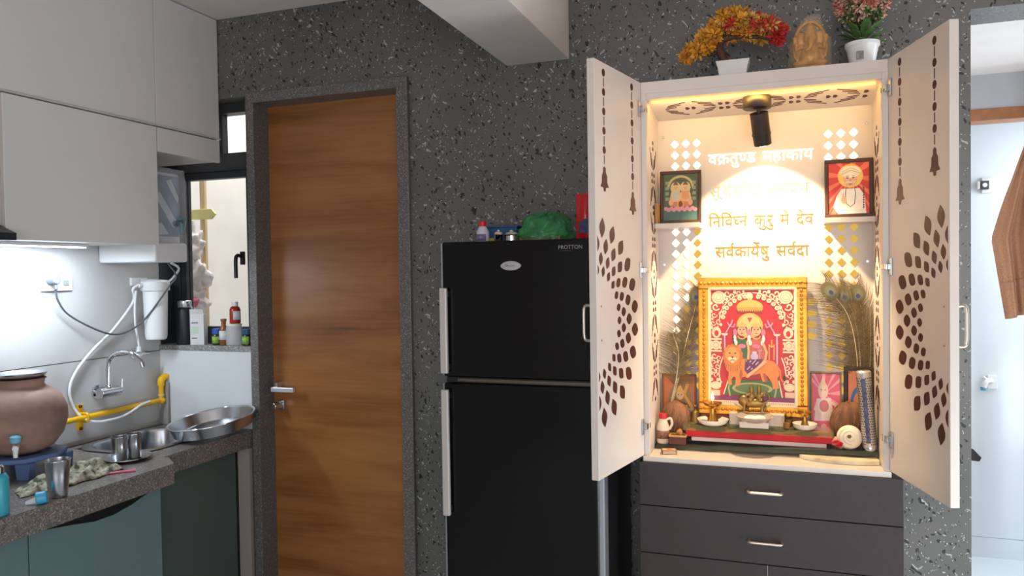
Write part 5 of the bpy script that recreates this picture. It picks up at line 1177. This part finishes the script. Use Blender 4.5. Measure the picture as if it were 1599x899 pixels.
def leafball(cols, seed, r, nl=30):
    g = G(); rnd = random.Random(seed)
    for k in range(nl):
        z = rnd.uniform(-1, 1); a = rnd.uniform(0, 6.283); s_ = math.sqrt(1-z*z); d_ = Vector((s_*math.cos(a), s_*math.sin(a), z))
        e1 = d_.orthogonal().normalized(); e2 = d_.cross(e1); rot = rnd.uniform(0, 6.28)
        c = d_*r*.35; g.cur = rnd.choice(cols); ll = r*rnd.uniform(.55, .9)
        for q_ in range(4):
            an = rot+q_*1.571; u = (e1*math.cos(an)+e2*math.sin(an)); t_ = (d_*.8+u*.75).normalized(); pr = t_.cross(d_).normalized()*r*.15
            g.add([tuple(c), tuple(c+t_*ll*.55+pr), tuple(c+t_*ll), tuple(c+t_*ll*.55-pr)], [(0, 1, 2, 3)])
    return g
ML_ = [mat('leaf_yellow', (226, 160, 46), .6, noise_amt=.2, noise_scale=60), mat('leaf_gold', (206, 140, 58), .6, noise_amt=.2), mat('leaf_pale', (222, 176, 98), .6), mat('leaf_coral', (206, 92, 62), .6), mat('leaf_red', (196, 46, 48), .6)]
lm = {k_: leafball(c_, s_, .034).mesh('leaf_cluster', ML_) for k_, c_, s_ in (('y', [0, 0, 1], 1), ('p', [0, 2, 2, 1], 2), ('c', [3, 3, 2, 4], 3), ('r', [4, 4, 3], 4))}
arc = [(-.158, .105, 'y'), (-.140, .128, 'y'), (-.118, .112, 'y'), (-.112, .140, 'y'), (-.100, .165, 'p'), (-.085, .125, 'y'), (-.082, .185, 'p'), (-.062, .160, 'y'), (-.058, .205, 'y'), (-.040, .182, 'p'), (-.030, .222, 'p'), (-.012, .165, 'y'), (-.008, .200, 'c'), (.002, .236, 'y'), (.022, .175, 'y'), (.028, .208, 'p'), (.036, .228, 'y'), (.052, .165, 'y'), (.060, .200, 'p'), (.072, .212, 'c'), (.085, .178, 'c'), (.100, .192, 'p'), (.112, .165, 'p'), (.128, .178, 'c'), (.140, .150, 'r'), (.156, .160, 'r'), (.148, .135, 'r'), (.094, .150, 'p')]
for i, (x, z, k_) in enumerate(arc):
    o = link('leaf_cluster', lm[k_], bo_, loc=(x, .02*math.sin(i*2.4), z), rot=(i*.7, i*1.3, i*2.1))

gn = thing('ganesha_idol', 'golden seated elephant-headed idol wrapped in clear plastic', 'idol', (.104, -.175, ZT_))
M_AMB = mat('antique_gold_resin', (198, 138, 66), .42, .25, noise_amt=.3, noise_scale=40)
g = G(); g.lathe([(0, 0), (.058, 0), (.060, .006), (.050, .026), (0, .026)], 20, sy=.6)
g.ell((0, -.002, .060), (.034, .026, .034)).ell((0, 0, .092), (.026, .020, .022)).ell((0, -.006, .124), (.022, .020, .024))
for s_ in (-1, 1):
    g.ell((s_*.030, -.010, .038), (.026, .016, .012)).ell((s_*.030, 0, .126), (.015, .006, .022))
    g.tube([(s_*.026, 0, .100), (s_*.046, -.006, .088), (s_*.044, -.016, .108)], [.009, .008, .007], 8).tube([(s_*.026, .004, .098), (s_*.050, .004, .110), (s_*.052, .0, .135)], [.008, .007, .006], 8)
g.tube(spline([(0, -.022, .120), (.002, -.034, .100), (-.004, -.034, .082), (-.016, -.034, .076)], 6), [.010]*8+[.008]*6+[.006]*5, 10)
g.tube([(0, -.002, .140), (0, -.002, .160), (0, -.002, .178)], [.020, .015, .003], 14)
g.tube([(.052*math.cos(a), .016, .10+.085*math.sin(a)) for a in [math.pi*(i/16*1.3-.15) for i in range(17)]], .007, 8).box(-.045, .045, .012, .018, .02, .15)
remesh(g.obj('figure', M_AMB, gn), .0026)
g = G(); nu, nv = 28, 16
for j in range(nv+1):
    v = j/nv; rr_ = (.066+.004*math.sin(v*5))*(1-.62*max(0, v-.55)/.45)
    for i in range(nu):
        a = 2*math.pi*i/nu; k_ = 1+.16*noise.noise(Vector((math.cos(a)*2.5, math.sin(a)*2.5, v*5)))
        g.v.append((rr_*math.cos(a)*k_+.012*max(0, v-.8)*5, .62*rr_*math.sin(a)*k_, .002+v*.20))
for j in range(nv):
    for i in range(nu): k_ = (i+1) % nu; g.f.append((j*nu+i, j*nu+k_, (j+1)*nu+k_, (j+1)*nu+i)); g.mi.append(0)
g.obj('plastic_wrap', mat('amber_film', (240, 214, 180), .10, alpha=.14, spec=1.0), gn, smooth=180)

fp_ = thing('flowering_plant', 'artificial tree with a pink flower ball and green leaves in a white pot', 'plant', (.268, -.165, ZT_))
po = G().lathe([(0, 0), (.034, 0), (.036, .003), (.050, .075), (.055, .080), (.055, .092), (.050, .092), (.046, .07), (0, .07)], 36).obj('pot', mat('white_gloss_pot', (236, 236, 234), .25), fp_, smooth=40)
B(-.022, .0, -.0475, -.041, .030, .056).obj('sticker', mat('grey_sticker', (150, 142, 136), .6, noise_amt=.4, noise_scale=120), po)
G().tube(spline([(0, 0, .07), (-.003, 0, .11), (-.002, 0, .15)], 5), [.006]*11, 8).tube([(-.002, 0, .13), (-.022, .0, .165)], [.004, .003], 6).tube([(-.002, 0, .132), (.026, .004, .168)], [.004, .003], 6).obj('trunk', M_BARK, fp_, smooth=60)
lv = G().add([(0, 0, 0), (.010, .012, .004), (.014, .030, .005), (.006, .046, .0), (0, .056, -.006), (-.006, .046, 0), (-.014, .030, .005), (-.010, .012, .004)], [(0, 1, 2, 3, 4, 5, 6, 7)]).mesh('leaf', mat('leaf_green', (72, 104, 50), .5, noise_amt=.3, noise_scale=60))
for i in range(26):
    a = i*2.399; o = link('leaf', lv, fp_, loc=(.018*math.cos(a), .018*math.sin(a), .088+.012*(i % 3)), rot=(math.radians(8+16*(i % 3)), 0, a-1.57)); o.scale = (1.0, 1.1+.25*((i*7) % 3)/2, 1)
MP_ = [mat('blossom_pink', (206, 138, 122), .6, noise_amt=.15), mat('blossom_pale', (222, 176, 152), .6), mat('blossom_deep', (178, 88, 84), .6), mat('leaf_green')]
bl_ = [leafball([0, 0, 1, 2], 11, .026, 26).mesh('blossom', MP_), leafball([0, 1, 3], 12, .026, 26).mesh('blossom', MP_), leafball([3, 3, 1], 13, .024, 22).mesh('blossom', MP_)]
for i in range(70):
    z = 1-2*(i+.5)/70; s_ = math.sqrt(1-z*z); a = i*2.39996; rr_ = .066
    if z < -.82: continue
    link('blossom', bl_[2 if z < -.45 else (i % 2 if z < .2 else 0)], fp_, loc=(rr_*s_*math.cos(a)*1.05, rr_*s_*math.sin(a), .228+rr_*z), rot=(i, i*1.7, i*.6))

# ------------------------------------------------------------------ passage and wash room things
hk = thing('towel_hook', 'small steel wall hook holding the brown towel', 'hook', (1.09, .93, 2.12))
G().cyl((0, 0, 0), (-.006, 0, 0), .018, .018, 16).tube(spline([(-.004, 0, 0), (-.03, 0, -.004), (-.045, 0, .006), (-.05, 0, .022)], 5), .005, 8).obj('hook', M_STEEL, hk, smooth=40)
g = G(); nu, nv = 36, 30
for j in range(nv+1):
    v = j/nv
    for i in range(nu+1):
        u = i/nu
        # the cloth fans out below the hook; its left corner is lifted, so the lower edge runs obliquely
        xl_ = 1.035-.135*min(1, (v/.55))**.9+(.055*max(0, v-.55)/.45); xr_ = 1.075
        zl_ = 2.10-.80*v; zr_ = 2.12-.78*v
        fold = .022*math.sin(u*15+v*1.5)*min(1, v*2.5)+.008*math.sin(u*31+2)
        g.v.append((xl_+(xr_-xl_)*u, .93+fold, zl_*(1-u)+zr_*u))
for j in range(nv):
    for i in range(nu): a = j*(nu+1)+i; g.f.append((a, a+1, a+nu+2, a+nu+1)); g.mi.append(0)
tw = thing('towel', 'brown bath towel hanging in the passage on the right', 'towel', (1.0, .93, 1.3))
g.v = [(x-1.0, y-.93, z-1.3) for x, y, z in g.v]
to = g.obj('cloth', mat('brown_terry', (178, 132, 102), .95, noise_amt=.14, noise_scale=140, bump=.5), tw, smooth=180)
to.modifiers.new('s', 'SOLIDIFY').thickness = .006
tb = G(); 
for i in range(nu+1):
    for jj in (24, 25): 
        p = g.v[jj*(nu+1)+i]; tb.v.append((p[0], p[1]-.0045, p[2]))
for i in range(nu): tb.f.append((2*i, 2*i+2, 2*i+3, 2*i+1)); tb.mi.append(0)
tb.obj('woven_band', mat('towel_band', (176, 132, 104), .8), tw, smooth=180)
sw = thing('wall_switch', 'square wall switch with a dark round knob on the wash room tiles', 'switch', (1.013, 1.549, 1.955))
B(-.022, .030, -.010, 0, -.04, .04).obj('plate', M_WPLAS, sw, bevel=.002)
k1 = B(-.034, .006, -.035, -.010, -.022, .022).obj('knob_block', mat('dark_knob', (70, 70, 74), .4), sw, bevel=.003)
G().cyl((-.014, -.035, 0), (-.014, -.039, 0), .011, .011, 18).obj('knob_face', M_WPLAS, k1, smooth=40)
B(-.046, -.034, -.033, -.012, -.020, .020).obj('side_cap', M_WPLAS, sw, bevel=.003)
tv = thing('wall_tap', 'white plastic wall tap with a blue mark on the wash room tiles', 'tap', (1.03, 1.549, .935))
B(-.014, .030, -.008, 0, -.036, .036).obj('plate', M_WPLAS, tv, bevel=.002)
G().tube(spline([(.0, -.005, .005), (-.012, -.045, .012), (-.035, -.062, .008), (-.044, -.062, -.02)], 6), [.013]*10+[.015]*9, 12).obj('spout', M_WPLAS, tv, smooth=50)
G().cyl((-.044, -.062, -.020), (-.045, -.062, -.036), .015, .013, 14).obj('blue_ring', mat('aqua_plastic', (90, 160, 186), .4), tv, smooth=40)
G().tube([(-.03, -.06, .02), (-.05, -.075, .036)], [.009, .006], 10).obj('tap_lever', M_WPLAS, tv, smooth=40)
mh = thing('floor_wiper', 'black wiper head poking out beside the edge of the speckled wall', 'wiper', (.915, 1.46, .012))
G().prism([(-.02, .53), (.045, .525), (.055, .545), (.02, .585), (-.02, .60)], -.01, .012).obj('wiper_head', M_BLACK, mh, bevel=.004)
G().cyl((-.0, .02, 0), (-.0, 0, .56), .010, .010, 12).obj('stick', M_STEEL, mh, smooth=40)
